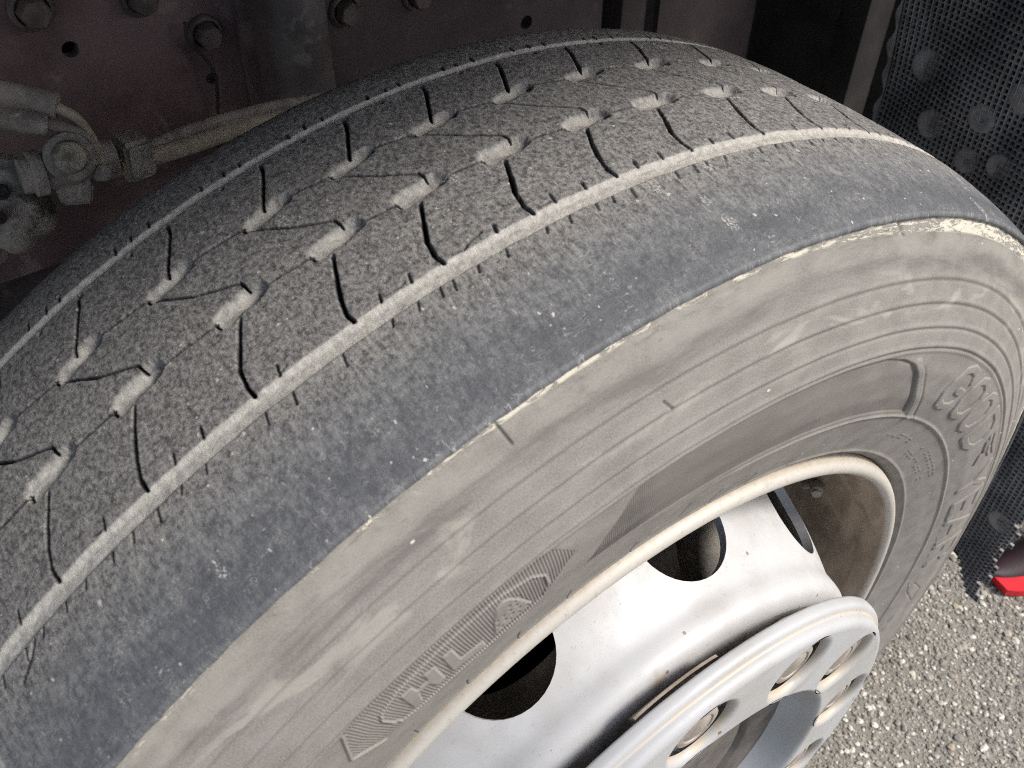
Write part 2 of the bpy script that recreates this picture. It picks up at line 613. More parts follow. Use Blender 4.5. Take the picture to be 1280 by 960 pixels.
def make_stones():
    ico = bmesh.new()
    bmesh.ops.create_icosphere(ico, subdivisions=1, radius=1)
    IV = np.array([v.co[:] for v in ico.verts])
    IF = np.array([[v.index for v in f.verts] for f in ico.faces])
    ico.free()
    cell = .0056
    xs = np.arange(.26, 1.42, cell)
    ys = np.arange(-.52, .16, cell)
    X, Y = [a.ravel() for a in np.meshgrid(xs, ys)]
    X = X + rng.uniform(-.6, .6, X.size) * cell
    Y = Y + rng.uniform(-.6, .6, X.size) * cell
    # inside the picture only
    d = np.stack([X, Y, np.zeros_like(X)], -1) - CAM
    z = d @ FWD
    px, py = 640 + F_PX * (d @ RIGHT) / z, 480 - F_PX * (d @ UP) / z
    k = (px > 900) & (px < 1420) & (py > 480) & (py < 1060) & (rng.random(X.size) < .86)
    X, Y = X[k], Y[k]
    n = len(X)
    s = np.clip(rng.lognormal(math.log(.0022), .42, n), .0012, .0062)
    V = np.repeat(IV[None], n, 0) * (1 + rng.uniform(-.28, .28, (n, len(IV), 1)))
    asp = rng.uniform(.65, 1.25, (n, 1, 3))
    asp[..., 2] *= .42
    V = V * asp * s[:, None, None]
    a = rng.uniform(0, 6.28, n)
    c_, s_ = np.cos(a)[:, None], np.sin(a)[:, None]
    V = np.stack([V[..., 0] * c_ - V[..., 1] * s_, V[..., 0] * s_ + V[..., 1] * c_, V[..., 2]], -1)
    V += np.stack([X, Y, .0004 + s * rng.uniform(0, .25, n)], -1)[:, None]
    Fc = (IF[None] + (np.arange(n) * len(IV))[:, None, None]).reshape(-1, 3)
    me = bpy.data.meshes.new('gravel')
    me.from_pydata(V.reshape(-1, 3).tolist(), [], Fc.tolist())
    t = rng.random(n)
    pal = np.array([(.19, .174, .148), (.27, .25, .215), (.36, .335, .288), (.48, .45, .385), (.62, .58, .49), (.74, .70, .61), (.42, .36, .27)])
    w = np.array([.20, .22, .20, .16, .11, .07, .04])
    tone = pal[rng.choice(len(pal), n, p=w / w.sum())] * rng.uniform(.85, 1.15, (n, 1))
    at = me.attributes.new('tone', 'FLOAT_COLOR', 'POINT')
    C = np.ones((n, len(IV), 4))
    C[..., :3] = tone[:, None]
    at.data.foreach_set('color', C.reshape(-1).astype(np.float32))
    return me


tag(link('gravel', make_stones(), mat_stone()), 'pale and dark stone chips set in the asphalt', 'gravel', kind='stuff')

# ------------------------------------------------------------------ the wheel
wheel = tag(empty('truck_wheel', (0, .02, 0)), 'worn dusty truck tyre on a silver steel wheel with grey nut cover', 'wheel')

# ---- tread
PITCH = .0987
thA = [2.0568, 1.9477, 1.8400, 1.7432, 1.6484, 1.5540, 1.4570, 1.355, 1.247, 1.145]
thB = [2.1251, 2.0227, 1.9093, 1.8081, 1.7161, 1.6201, 1.5242, 1.4279, 1.323, 1.222]
for L in (thA, thB):
    while L[0] < 2.55:
        L.insert(0, L[0] + .105)
    while L[-1] > .45:
        L.append(L[-1] - .1)
RU = .506                                   # metres of tread per radian


def tread_R(y):
    yy = [-.1204, -.112, -.100, -.085, -.068, -.0512, -.02, .02, .06, .0835, .102, .114, .122, .130, .138, .146, .154]
    rr = [.4900, .4932, .4967, .5004, .5034, .5053, .5067, .5071, .5065, .5053, .5035, .5012, .4975, .4915, .4830, .4715, .4570]
    X, Y = smooth_profile(yy, rr, 0, .006)
    return np.interp(y, X, Y)


def cols(a, b, fine, coarse, extra=()):
    """ring of angles (rad), fine between a and b degrees, coarse elsewhere"""
    f = [np.arange(a, b, fine)]
    for e0, e1, st in extra:
        f = [np.concatenate([q[(q < e0) | (q >= e1)] for q in f]), np.arange(e0, e1, st)]
    f = np.sort(np.concatenate(f))
    c = np.arange(b, a + 360, coarse)
    return np.radians(np.concatenate([f, c]))


def make_tread():
    th = cols(48, 131, .056, 1.25)
    y = np.concatenate([np.arange(-.1196, -.066, .0010), np.arange(-.066, .0960, .00058), np.arange(.0960, .1500, .0012)])
    T, Y = np.meshgrid(th, y, indexing='ij')
    U = T * RU
    H = np.zeros_like(T)
    dust = np.zeros_like(T)
    slit_shade = np.zeros_like(T)
    jit = .0007 * fnoise(U * 160, Y * 160, 3) + .0004 * fnoise(U * 600, Y * 600, 9, 2)
    # the two main grooves
    gw = fnoise(U * 90, Y * 0 + 3, 21)
    for yc, w, dep in ((-.0536, .0051, .0017), (.0833, .0031, .0018)):
        d = np.abs(Y - yc + .0003 * gw + jit * .35)
        inb = Y > yc
        m = 1 - sstep(np.where(inb, w - .0036, w - .0011), w + .0003, d)
        H -= m * (dep + .0003 * fnoise(U * 160, Y * 300, 5))
        dust = np.maximum(dust, 1 - sstep(w - .0006, w + .0002, d))
        dust = np.maximum(dust, .22 * (1 - sstep(w, w + .006, d)) * (.5 + .5 * fnoise(U * 300, Y * 300, 8)))

    def win(t0, t1, y0, y1):
        i = np.where((th > min(t0, t1)) & (th < max(t0, t1)))[0]
        j = np.where((y > y0) & (y < y1))[0]
        if len(i) < 3 or len(j) < 3:
            return None
        return slice(i[0], i[-1] + 1), slice(j[0], j[-1] + 1)

    def cut(pts, w, dep, taper=None):
        pts = [(a * RU, b) for a, b in pts]
        us = [q[0] for q in pts]
        ysv = [q[1] for q in pts]
        s = win((min(us) - .006) / RU, (max(us) + .006) / RU, min(ysv) - .006, max(ysv) + .006)
        if s is None:
            return
        D = poly_dist(U[s], Y[s], pts) + jit[s] * .35
        m = 1 - sstep(w * .5, w * .5 + .0007, D)
        H[s] = np.minimum(H[s], -dep * m)
        slit_shade[s] = np.maximum(slit_shade[s], (1 - sstep(w * .5 + .0003, w * .5 + .0009, D)) * (1 if dep > .003 else .5))

    def slot(tc, yl, yr, wl, wr, l0, l1, dep, hard):
        s = win(tc + .04, tc - .05, min(yl, yr) - .02, max(yl, yr) + .02)
        if s is None:
            return
        a, b = ((tc + l0 / RU) * RU, yl), ((tc - l1 / RU) * RU, yr)
        D, t = seg_dist(U[s], Y[s], a, b)
        w = wl + (wr - wl) * t + jit[s] * .9 + .0004 * np.sin(t * 9 + tc * 40)
        m = 1 - sstep(w - .0042 + .0024 * sstep(.55, .95, t), w + .0006, D)
        dd = dep * (.50 + .50 * sstep(.1, .8, t)) * (1 - .25 * sstep(.0, .004, D))
        dd = dd * (1 + .08 * fnoise(U[s] * 200, Y[s] * 260, 44))
        H[s] = np.minimum(H[s], -dd * m)
        dl = (1 - sstep(w - .0024, w + .0010, D)) * (1 - .6 * sstep(.70, 1.0, t)) * (.80 + .2 * fnoise(U[s] * 400, Y[s] * 400, 47))  # dust thinned at the right end to paint in its shaded wall
        dust[s] = np.maximum(dust[s], dl)

    P = PITCH
    nB = len(thB)
    for i, tB in enumerate(thB):
        k = lambda q: tB - q * P
        slot(tB, -.0022 + rng.uniform(-.0004, .0004), .0004 + rng.uniform(-.0005, .0005), .0072 * rng.uniform(.93, 1.06), .0052 * rng.uniform(.9, 1.1), .0085 * rng.uniform(.9, 1.1), .0105 * rng.uniform(.92, 1.08), .0048, 1)
        j = rng.uniform(-.02, .02, 6)
        # wide sipe down to the near groove, hooked at its foot
        cut([(k(-.10 + j[0]), -.0085), (k(-.23), -.0215)], .0007, .006)
        cut([(k(-.23), -.0215), (k(-.335 + j[1]), -.0320)], .0012, .006)
        cut([(k(-.335 + j[1]), -.0320), (k(-.385), -.0425), (k(-.375), -.0486)], .0009, .006)
        # notch at the left end and the hook of the thin sipe coming from the other row
        cut([(k(-.285), -.0008), (k(-.27), -.0060)], .0002, .004)
        cut([(k(.115), .0105), (k(.135), .0045)], .0004, .0052)
        if i + 1 < nB:
            tn = thB[i + 1]
            cut([(k(.30), -.0008), (tn + .27 * P, -.0020)], .0006, .0035)
        for q in (.0, .31):
            if rng.random() < .15:
                continue
            q = q - .06 + rng.uniform(-.03, .03)
            cut([(k(q), -.0430 + rng.uniform(-.001, .001)), (k(q - .03), -.0484)], .0004, .0022)
        for q in (-.40, -.14, .16, .40):
            q += rng.uniform(-.03, .03)
            if rng.random() < .7:
                cut([(k(q), -.0590), (k(q - .035), -.0632 + rng.uniform(-.0022, .0016))], .0003, .0013)
        if rng.random() < .7:
            q = rng.uniform(-.3, .3)
            cut([(k(q), -.0460), (k(q + .06), -.0472), (k(q + .13), -.0463)], .0001, .0012)
    nA = len(thA)
    for i, tA in enumerate(thA):
        k = lambda q: tA - q * P
        slot(tA, .0395 + rng.uniform(-.0004, .0004), .0436 + rng.uniform(-.0004, .0004), .0057 * rng.uniform(.92, 1.06), .0044 * rng.uniform(.9, 1.1), .0080 * rng.uniform(.9, 1.1), .0105 * rng.uniform(.92, 1.08), .0044, 1)
        cut([(k(.02), .0455), (k(.15), .0585), (k(.275), .0710), (k(.31), .0785)], .0008, .006)
        cut([(k(-.27), .0412), (k(-.25), .0370)], .0002, .004)
        # thin sipe across the centre rib to the next slot of the near row
        tb = min(thB, key=lambda q: abs(q - (tA - .03)))
        tb = [q for q in thB if q < tA - .0]
        if tb:
            e = tb[0] - .115 * P
            cut([(k(-.20), .0372), (k(.10), .0222), (e + .01 * P, .0105)], .0005, .0035)
        if i + 1 < nA:
            tn = thA[i + 1]
            cut([(k(.27), .0440), (tn + .25 * P, .0402)], .0006, .0035)
        for q in (-.28, -.06, .16):
            q += rng.uniform(-.03, .03)
            cut([(k(q), .0868), (k(q + .02), .0915 + rng.uniform(-.001, .001))], .0006, .0022)
        for q in (-.15, .33):
            q += rng.uniform(-.03, .03)
            cut([(k(q), .0785), (k(q - .02), .0772)], .0013, .0024)
    # two cracks seen along the near groove, torn rubber beside it
    cut([(1.742, -.0462), (1.731, -.0475), (1.722, -.0452), (1.708, -.0440)], .0007, .0025)
    cut([(2.205, -.0600), (2.215, -.0645), (2.232, -.0690)], .0006, .002)
    # worn relief
    fineband = (T > rad(48)) & (T < rad(131))
    H += np.where(fineband, .00022 * fnoise(U * 260, Y * 110, 61) + .0004 * fnoise(U * 40, Y * 40, 62), 0)
    R = tread_R(Y) + H
    X = np.empty(T.shape + (3,))
    X[..., 0] = R * np.cos(T)
    X[..., 1] = Y
    X[..., 2] = np.maximum(R * np.sin(T) + ZC, .0012)
    # turned-over lip at the outer edge of the shoulder
    lip = [(-.1204, .4893), (-.1209, .4884), (-.1207, .4874), (-.1196, .4867)]
    extra = np.empty((len(th), len(lip), 3))
    for q, (yy, rr) in enumerate(lip):
        wob = .00035 * fnoise(th * RU * 120, th * 0 + q, 70)
        extra[:, q, 0] = (rr + wob) * np.cos(th)
        extra[:, q, 1] = yy + wob
        extra[:, q, 2] = np.maximum((rr + wob) * np.sin(th) + ZC, .0014)
    X = np.concatenate([extra[:, ::-1], X], 1)
    z = np.zeros((len(th), len(lip)))
    dust = np.concatenate([z, dust], 1)
    slit_shade = np.concatenate([z, slit_shade], 1)
    UV = np.empty(X.shape[:2] + (2,))
    UV[..., 0] = (th * RU)[:, None]
    UV[..., 1] = np.concatenate([np.full(len(lip), -.1204), y])[None]
    return grid_mesh('tread', X, True, UV, {'dust': np.clip(dust, 0, 1), 'slit_shade': np.clip(slit_shade, 0, 1)})


# ---- sidewall
SIDE_R = [.4872, .4855, .482, .475, .4640, .4528, .4395, .4253, .4125, .395, .375, .3575, .340, .326, .3187, .3150, .3125, .3110]
SIDE_Y = [-.1186, -.1197, -.1206, -.1226, -.1262, -.1298, -.1346, -.1387, -.1413, -.1419, -.1398, -.1352, -.1302, -.1262, -.1240, -.1205, -.116, -.110]

GLY = {
    'G': [[(.95, .78), (.80, .97), (.5, 1), (.2, .9), (.03, .6), (.03, .35), (.2, .08), (.5, 0), (.8, .05), (.95, .2), (.95, .45), (.62, .45)]],
    'O': [[(.5, 1), (.2, .92), (.03, .65), (.03, .35), (.2, .08), (.5, 0), (.8, .08), (.97, .35), (.97, .65), (.8, .92), (.5, 1)]],
    'D': [[(.05, 0), (.05, 1), (.55, 1), (.85, .85), (.97, .5), (.85, .15), (.55, 0), (.05, 0)]],
    'Y': [[(0, 1), (.5, .5), (1, 1)], [(.5, .5), (.5, 0)]],
    'E': [[(.95, 1), (.05, 1), (.05, 0), (.95, 0)], [(.05, .5), (.75, .5)]],
    'A': [[(0, 0), (.5, 1), (1, 0)], [(.2, .35), (.8, .35)]],
    'R': [[(.05, 0), (.05, 1), (.7, 1), (.93, .85), (.93, .62), (.7, .48), (.05, .48)], [(.5, .48), (.97, 0)]],
}


def make_sidewall():
    th = cols(-34, 130, .15, 1.25, ((101.5, 123.5, .045), (93, 101.5, .06), (-8, 56, .10)))
    rr, yy = smooth_profile(SIDE_R, SIDE_Y, 0, .0016)
    keep = np.linspace(0, len(rr) - 1, 300).astype(int)
    rr, yy = rr[keep], yy[keep]
    tx, ty = np.gradient(rr), np.gradient(yy)
    L = np.hypot(tx, ty)
    nr, ny = ty / L, -tx / L                    # outward normal (R, y)
    sgn = np.where(ny > 0, -1, 1)
    nr, ny = nr * sgn, ny * sgn
    T, R = np.meshgrid(th, rr, indexing='ij')
    D = np.degrees(T)
    H = np.zeros_like(T)
    panel = np.zeros_like(T)
    hatchlow = np.zeros_like(T)
    line = np.zeros_like(T)
    crest = np.zeros_like(T)
    S = T * .39                                 # metres along at letter height

    # rings round the wall
    for r0, a in ((.4528, .00055), (.4395, .0007), (.4253, .0007), (.4128, .0008)):
        w = .0003 * fnoise(T * 9, R * 0 + r0 * 50, 5)
        q = R - r0 - w
        H += -a * np.exp(-(q / .0009) ** 2) + a * .8 * np.exp(-((q - .0022) / .0014) ** 2)
        line = np.maximum(line, .5 * np.exp(-(q / .0007) ** 2) * (.75 + .25 * fnoise(T * 12, R * 60, 6)))
    # step down to the lettered field, step at the bead line
    H -= .0006 * (1 - sstep(.4085, .4115, R))
    q = R - .3575
    H += .0011 * np.exp(-((q + .0006) / .0011) ** 2) * (1 - sstep(78, 95, D))
    crest = np.maximum(crest, .6 * np.exp(-((q + .0008) / .0009) ** 2) * (1 - sstep(76, 92, D)))
    line = np.maximum(line, .5 * np.exp(-((q + .0030) / .0007) ** 2) * (1 - sstep(76, 92, D)))
    q = R - .3198
    H += .0009 * np.exp(-(q / .0012) ** 2)

    # ---- hatched field with the outlined badge
    fld = [(120.7, .4110), (119.8, .4124), (113.7, .4124), (109, .4124), (105.3, .4122), (103.9, .4099), (102.35, .3950),
           (103.87, .3841), (105.93, .3700), (107.5, .3640), (112, .3625), (117, .3655), (120.3, .3740), (122.5, .3874)]
    m = in_poly(D, R, fld)
    # badge: smooth letters and dome cut out of the hatching
    smooth = np.zeros(m.shape, bool)
    polys = [
        [(117.15, .3985), (117.65, .3765), (116.75, .3762), (116.30, .3865), (115.55, .3868), (115.35, .3775), (114.50, .3775), (114.15, .3980),
         (115.15, .3985), (115.35, .3915), (116.15, .3912), (116.10, .3985)],
        [(113.55, .3993), (113.95, .3775), (110.95, .3720), (110.90, .3812), (112.75, .3836), (112.60, .3993)],
        [(110.15, .3755), (109.52, .3920), (109.0, .3995), (108.3, .4022), (107.76, .3998), (107.2, .3922), (106.5, .3765)],
    ]
    for pq in polys:
        ip = in_poly(D, R, pq)
        smooth |= ip
        pl = [(np.radians(a) * .39, b) for a, b in pq + pq[:1]]
        ed = poly_dist(S, R, pl)
        cl = (D > 102) & (D < 123)
        line = np.maximum(line, np.where(cl, .55 * np.exp(-(ed / .0005) ** 2), 0))
        H += np.where(ip, .0007 * sstep(0, .0012, ed), 0)
        crest = np.maximum(crest, np.where(ip & (ed < .0012), .5, 0))
    for row, (r_, n_, d0, d1) in enumerate(((.3935, 3, 108.1, 107.2), (.3885, 5, 109.35, 107.1), (.3835, 5, 109.5, 106.9), (.3790, 4, 109.3, 107.0))):
        for i in range(n_):
            dc = d0 + (d1 - d0) * i / (n_ - 1)
            ds = np.hypot(np.radians(D - dc) * .39, R - r_)
            H -= .0009 * np.exp(-(ds / .0009) ** 4)
            line = np.maximum(line, np.exp(-(ds / .0009) ** 4))
    hat = m & ~smooth
    ph = S / .00165
    tri = .5 + .5 * np.sin(2 * np.pi * ph)
    H += np.where(hat, .00042 * (tri - .6), 0)
    hatchlow = np.where(hat, (1 - tri) ** 1.5, 0)
    panel = np.where(hat, .30, panel)
    fl = [(np.radians(a) * .39, b) for a, b in fld + fld[:1]]
    ed = np.where((D > 100) & (D < 124), poly_dist(S, R, fl), 9)
    line = np.maximum(line, .35 * np.exp(-(ed / .0006) ** 2))
    stad = [(118.7, .3990), (119.15, .3930), (119.15, .3850), (118.8, .3758), (117.4, .3712), (112, .3688), (107.2, .3695), (105.6, .3742), (104.9, .3828),
            (105.0, .3946), (105.9, .4015), (108, .4058), (113, .4062), (117, .4042), (118.7, .3990)]
    ed = np.where((D > 100) & (D < 124), poly_dist(S, R, [(np.radians(a) * .39, b) for a, b in stad]), 9)
    H += .0009 * np.exp(-(ed / .0008) ** 4)
    crest = np.maximum(crest, .8 * np.exp(-(ed / .0008) ** 2))
    # chevron before the badge
    for pts in (((120.9, .4095), (122.7, .3865), (120.8, .3725)),):
        ed = poly_dist(S, R, [(np.radians(a) * .39, b) for a, b in pts])
        ed = np.where((D > 119) & (D < 124), ed, 9)
        H += .0010 * np.exp(-(ed / .0010) ** 4)
        crest = np.maximum(crest, .6 * np.exp(-(ed / .0008) ** 2))

    # ---- smooth dark field beyond it, finely ribbed at its pointed end
    f2 = [(102.3, .3640), (96.7, .4096), (92, .4100), (80, .4100), (70, .4098), (66.6, .4060), (64.6, .4020), (63.2, .3960), (56.2, .3598), (70, .3600), (96, .3606)]
    m2 = in_poly(D, R, f2)
    pl = [(np.radians(a) * .39, b) for a, b in f2 + f2[:1]]
    ed = np.where((D > 50) & (D < 106), poly_dist(S, R, pl), 9)
    H -= np.where(m2, .0010 * sstep(0, .0014, ed), 0)
    panel = np.maximum(panel, np.where(m2, sstep(0, .001, ed) * (.55 + .45 * sstep(70, 88, D)), 0))
    line = np.maximum(line, .55 * np.exp(-(ed / .0006) ** 2))
    rib = m2 & (D > 93)
    H += np.where(rib, .00022 * np.sin(2 * np.pi * S / .0013) * sstep(93, 97, D), 0)
    hatchlow = np.maximum(hatchlow, np.where(rib, .5 * (.5 - .5 * np.sin(2 * np.pi * S / .0013)) * sstep(93, 97, D), 0))
    # ---- raised divider rib
    for pts in (((52.5, .3565), (61.9, .3980), (63.6, .4032)), ((56.6, .3597), (63.4, .3962), (65.2, .4025), (67.5, .4058))):
        ed = poly_dist(S, R, [(np.radians(a) * .39, b) for a, b in pts])
        ed = np.where((D > 48) & (D < 70), ed, 9)
        line = np.maximum(line, .6 * np.exp(-(ed / .0008) ** 2))
        H -= .0006 * np.exp(-(ed / .0009) ** 2)
    ed = poly_dist(S, R, [(np.radians(a) * .39, b) for a, b in ((54.5, .3580), (62.6, .3970), (64.4, .4028))])
    H += np.where((D > 48) & (D < 70), .0010 * (1 - sstep(.0022, .0042, ed)), 0)

    # ---- big lettering: outline of each letter
    words = [('G', 52.6, 47.6), ('O', 46.3, 41.2), ('O', 40.3, 35.6), ('D', 34.3, 28.6), ('Y', 19.5, 14.5), ('E', 13.3, 9.3), ('A', 8.3, 3.3), ('R', 2.4, -2.4)]
    for ch, d0, d1 in words:
        loc = (D > min(d0, d1) - 4) & (D < max(d0, d1) + 4) & (R > .362) & (R < .413)
        i = np.where(loc.any(1))[0]
        j = np.where(loc.any(0))[0]
        s = (slice(i[0], i[-1] + 1), slice(j[0], j[-1] + 1))
        best = np.full(T[s].shape, 9.)
        for st in GLY[ch]:
            pts = [(np.radians(d0 + (d1 - d0) * a) * .39, .3725 + .0325 * b) for a, b in st]
            best = np.minimum(best, poly_dist(S[s], R[s], pts))
        H[s] += .0011 * (1 - sstep(.0026, .0038, best))
        line[s] = np.maximum(line[s], .55 * np.exp(-((best - .0040) / .0006) ** 2))
        crest[s] = np.maximum(crest[s], .35 * np.exp(-((best - .0026) / .0007) ** 2))
    # winged mark between the two halves of the word
    for pts, w in ((((27.4, .3990), (25.2, .3960), (22.6, .3985)), .0016), (((27.0, .4040), (24.6, .4020), (22.0, .4045)), .0012), (((25.2, .3960), (24.4, .3880), (22.8, .3840)), .0016), (((26.8, .3945), (25.0, .3915)), .0012)):
        ed = poly_dist(S, R, [(np.radians(a) * .39, b) for a, b in pts])
        ed = np.where((D > 18) & (D < 31), ed, 9)
        H += .0010 * (1 - sstep(w, w + .0010, ed))
        line = np.maximum(line, .8 * np.exp(-((ed - w - .0009) / .0006) ** 2))
    # small moulded marks near the bead: rows of short dashes like worn small print
    r2 = np.random.default_rng(11)
    for d0, d1, r0, n_, hgt in ((53.5, 44.5, .3385, 5, .0028), (42, 28, .3315, 10, .0030), (40, 27, .3420, 9, .0030), (16, -3, .3690, 9, .0028), (-14, -30, .3700, 6, .0030), (97, 90, .3300, 4, .0030), (84, 73, .3302, 7, .0026)):
        for i in range(n_):
            a = d0 + (d1 - d0) * (i + .2) / n_
            b = a + (d1 - d0) / n_ * r2.uniform(.35, .6)
            for rq in (r0, r0 + hgt):
                if r2.random() < .25:
                    continue
                ed = poly_dist(T * .345, R, [(np.radians(a) * .345, rq), (np.radians(b) * .345, rq + r2.uniform(-.0006, .0006))])
                ed = np.where(np.abs(D - a) < 8, ed, 9)
                H += .0004 * np.exp(-(ed / .0007) ** 2)
                line = np.maximum(line, .55 * np.exp(-(ed / .0006) ** 2))
    # little radial vent ribs / cracks beside the rim, a split below the shoulder
    for a, ra, rb in ((121.6, .320, .331), (115.2, .319, .330), (109.0, .319, .332), (103.0, .320, .331), (95.2, .319, .331), (89.3, .326, .341), (84.6, .320, .333), (79.3, .319, .330), (72.0, .320, .330), (60, .321, .331)):
        ed = poly_dist(T * .325, R, [(np.radians(a) * .325, ra), (np.radians(a - .5) * .325, rb)])
        ed = np.where(np.abs(D - a) < 5, ed, 9)
        line = np.maximum(line, np.exp(-(ed / .0006) ** 2))
        H -= .0006 * np.exp(-(ed / .0006) ** 2)
    for a, ra, rb, q in ((103.6, .4855, .472, .3), (94.0, .446, .4405, .5), (73.6, .4862, .478, 1.2)):
        ed = poly_dist(T * .48, R, [(np.radians(a) * .48, ra), (np.radians(a - q) * .48, rb)])
        ed = np.where(np.abs(D - a) < 5, ed, 9)
        line = np.maximum(line, np.exp(-(ed / .0007) ** 2))
        H -= .0009 * np.exp(-(ed / .0007) ** 2)
    # triangles of the wear mark near the far side
    ed = poly_dist(S, R, [(np.radians(a) * .39, b) for a, b in ((-6.5, .3640), (-9, .3696), (-12.3, .3888), (-9.5, .3905), (-6.8, .3720))])
    ed = np.where((D > -20) & (D < 0), ed, 9)
    line = np.maximum(line, .5 * np.exp(-(ed / .0008) ** 2))
    H -= .0006 * np.exp(-(ed / .0009) ** 2)

    # crumbled film under the shoulder, waviness
    top = sstep(.476, .481, R)
    H += top * .0009 * np.maximum(0, fnoise(T * 60, R * 260, 33)) + .0005 * fnoise(T * 6, R * 40, 34)
    fade = sstep(.3112, .316, R) * (1 - sstep(.485, .4872, R))
    fine = (D > -34) & (D < 130)
    H = np.where(fine, H, 0) * fade
    for q in (panel, line, hatchlow, crest):
        q *= fine
    Rn = R + H * nr[None]
    Yn = yy[None] + H * ny[None]
    # the inner wall: mirrored, coarse
    X = np.empty(T.shape + (3,))
    X[..., 0] = Rn * np.cos(T)
    X[..., 1] = Yn
    X[..., 2] = np.maximum(Rn * np.sin(T) + ZC, .0015)
    UV = np.empty(T.shape + (2,))
    UV[..., 0] = T * .43
    UV[..., 1] = R
    return grid_mesh('sidewall', X, True, UV, {'panel': np.clip(panel, 0, 1), 'hatchlow': np.clip(hatchlow, 0, 1), 'line': np.clip(line, 0, 1), 'crest': np.clip(crest, 0, 1)})


def zsafe(me):
    for v in me.vertices:
        if v.co.z < .0016:
            v.co.z = .0016
    return me


tyre = link('tyre', zsafe(revolve('tyre', [(.3110, -.110), (.330, -.100), (.430, -.110), (.470, -.110), (.480, -.108), (.480, .100), (.468, .130), (.4528, .150), (.432, .166), (.3950, .174), (.3575, .170),
                                           (.3187, .166), (.311, .152)], 180)), MS, wheel)
link('sidewall', make_sidewall(), MS, tyre)
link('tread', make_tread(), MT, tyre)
# inner shoulder closing the far side of the tread
link('inner_shoulder', zsafe(revolve('inner_shoulder', [(.4655, .1480), (.4640, .1500), (.455, .1560), (.440, .1640), (.430, .1650)], 240)), MS, tyre)

# ---- rim: flange lip and barrel
rp = [(.3120, -.1140), (.3118, -.1180), (.3105, -.1225), (.3080, -.1258), (.3045, -.1270), (.3010, -.1255), (.2992, -.1222), (.2984, -.1190), (.2955, -.1150), (.2938, -.1080), (.2925, -.0980), (.2900, -.0880),
      (.2885, -.0760), (.2865, -.050), (.2800, -.030), (.2680, -.018), (.2640, .020), (.2640, .080), (.2800, .110), (.2960, .140), (.3050, .160), (.311, .158)]
x, y = smooth_profile([q[0] for q in rp], [q[1] for q in rp], 0, .0012)
k = np.linspace(0, len(x) - 1, 150).astype(int)
rim = link('rim', revolve('rim', list(zip(x[k], y[k])), 240), MR, wheel)


# ---- disc with hand holes
def make_disc():
    prof = [(.118, -.1575), (.150, -.1580), (.190, -.1580), (.203, -.1575), (.2120, -.1565), (.2185, -.1535), (.2225, -.1480), (.2240, -.1410), (.2245, -.1345), (.2262, -.1290), (.2300, -.1215), (.2365, -.1080), (.2430, -.0930), (.2505, -.0720), (.2590, -.0480), (.2655, -.0300), (.2705, -.0160)]
    x, y = smooth_profile([q[0] for q in prof], [q[1] for q in prof], 0, .0016)
    k = np.linspace(0, len(x) - 1, 90).astype(int)
    x, y = x[k], y[k]
    tx, ty = np.gradient(x), np.gradient(y)
    L = np.hypot(tx, ty)
    nx, ny = -ty / L, tx / L
    if ny[5] < 0:
        nx, ny = -nx, -ny
    th_ = .0075
    outer = list(zip(x, y))
    inner = list(zip(x + nx * th_, y + ny * th_))[::-1]
    loop = outer + inner + [outer[0]]
    me = revolve('disc', loop[:-1], 200)
    bm = bmesh.new()
    bm.from_mesh(me)
    # close the inner edge between first and last rows
    m = len(loop) - 1
    bm.verts.ensure_lookup_table()
    for c in range(200):
        a, b = c * m, ((c + 1) % 200) * m
        bm.faces.new((bm.verts[a], bm.verts[a + m - 1], bm.verts[b + m - 1], bm.verts[b]))
    bmesh.ops.recalc_face_normals(bm, faces=bm.faces[:])
    bm.to_mesh(me)
    bm.free()
    o = bpy.data.objects.new('tmp_disc', me)
    col.objects.link(o)
    cb = bmesh.new()
    for i in range(10):
        a = rad(113.0 - 36 * i + (0 if i else 0))
        d = Vector((math.cos(a), -.38, math.sin(a))).normalized()
        c0 = Vector((math.cos(a) * .2485, -.0895, math.sin(a) * .2495 + ZC))
        prof = [(0, -.05), (.0385, -.05), (.0385, .05), (0, .05)]
        add_lathe(cb, prof, c0, d, 40)
    bmesh.ops.recalc_face_normals(cb, faces=cb.faces[:])
    cm = bpy.data.meshes.new('tmp_cut')
    cb.to_mesh(cm)
    cb.free()
    co = bpy.data.objects.new('tmp_cut', cm)
    col.objects.link(co)
    md = o.modifiers.new('b', 'BOOLEAN')
    md.operation = 'DIFFERENCE'
    md.object = co
    md.solver = 'EXACT'
    dg = bpy.context.evaluated_depsgraph_get()
    res = bpy.data.meshes.new_from_object(o.evaluated_get(dg))
    bpy.data.objects.remove(o)
    bpy.data.objects.remove(co)
    res.name = 'disc'
    res.polygons.foreach_set('use_smooth', np.ones(len(res.polygons), bool))
    res.set_sharp_from_angle(angle=rad(38))
    res.materials.clear()
    return res


disc = link('disc', make_disc(), MD, wheel)
for i in range(10):
    # worn, slightly rusty edge of each hand hole, following the disc
    a = rad(113.0 - 36 * i)
    d = Vector((math.cos(a), -.38, math.sin(a))).normalized()

# ---- nut cover
NW, WR, WC = 12, .0262, .1845
WPH = rad(92.5)


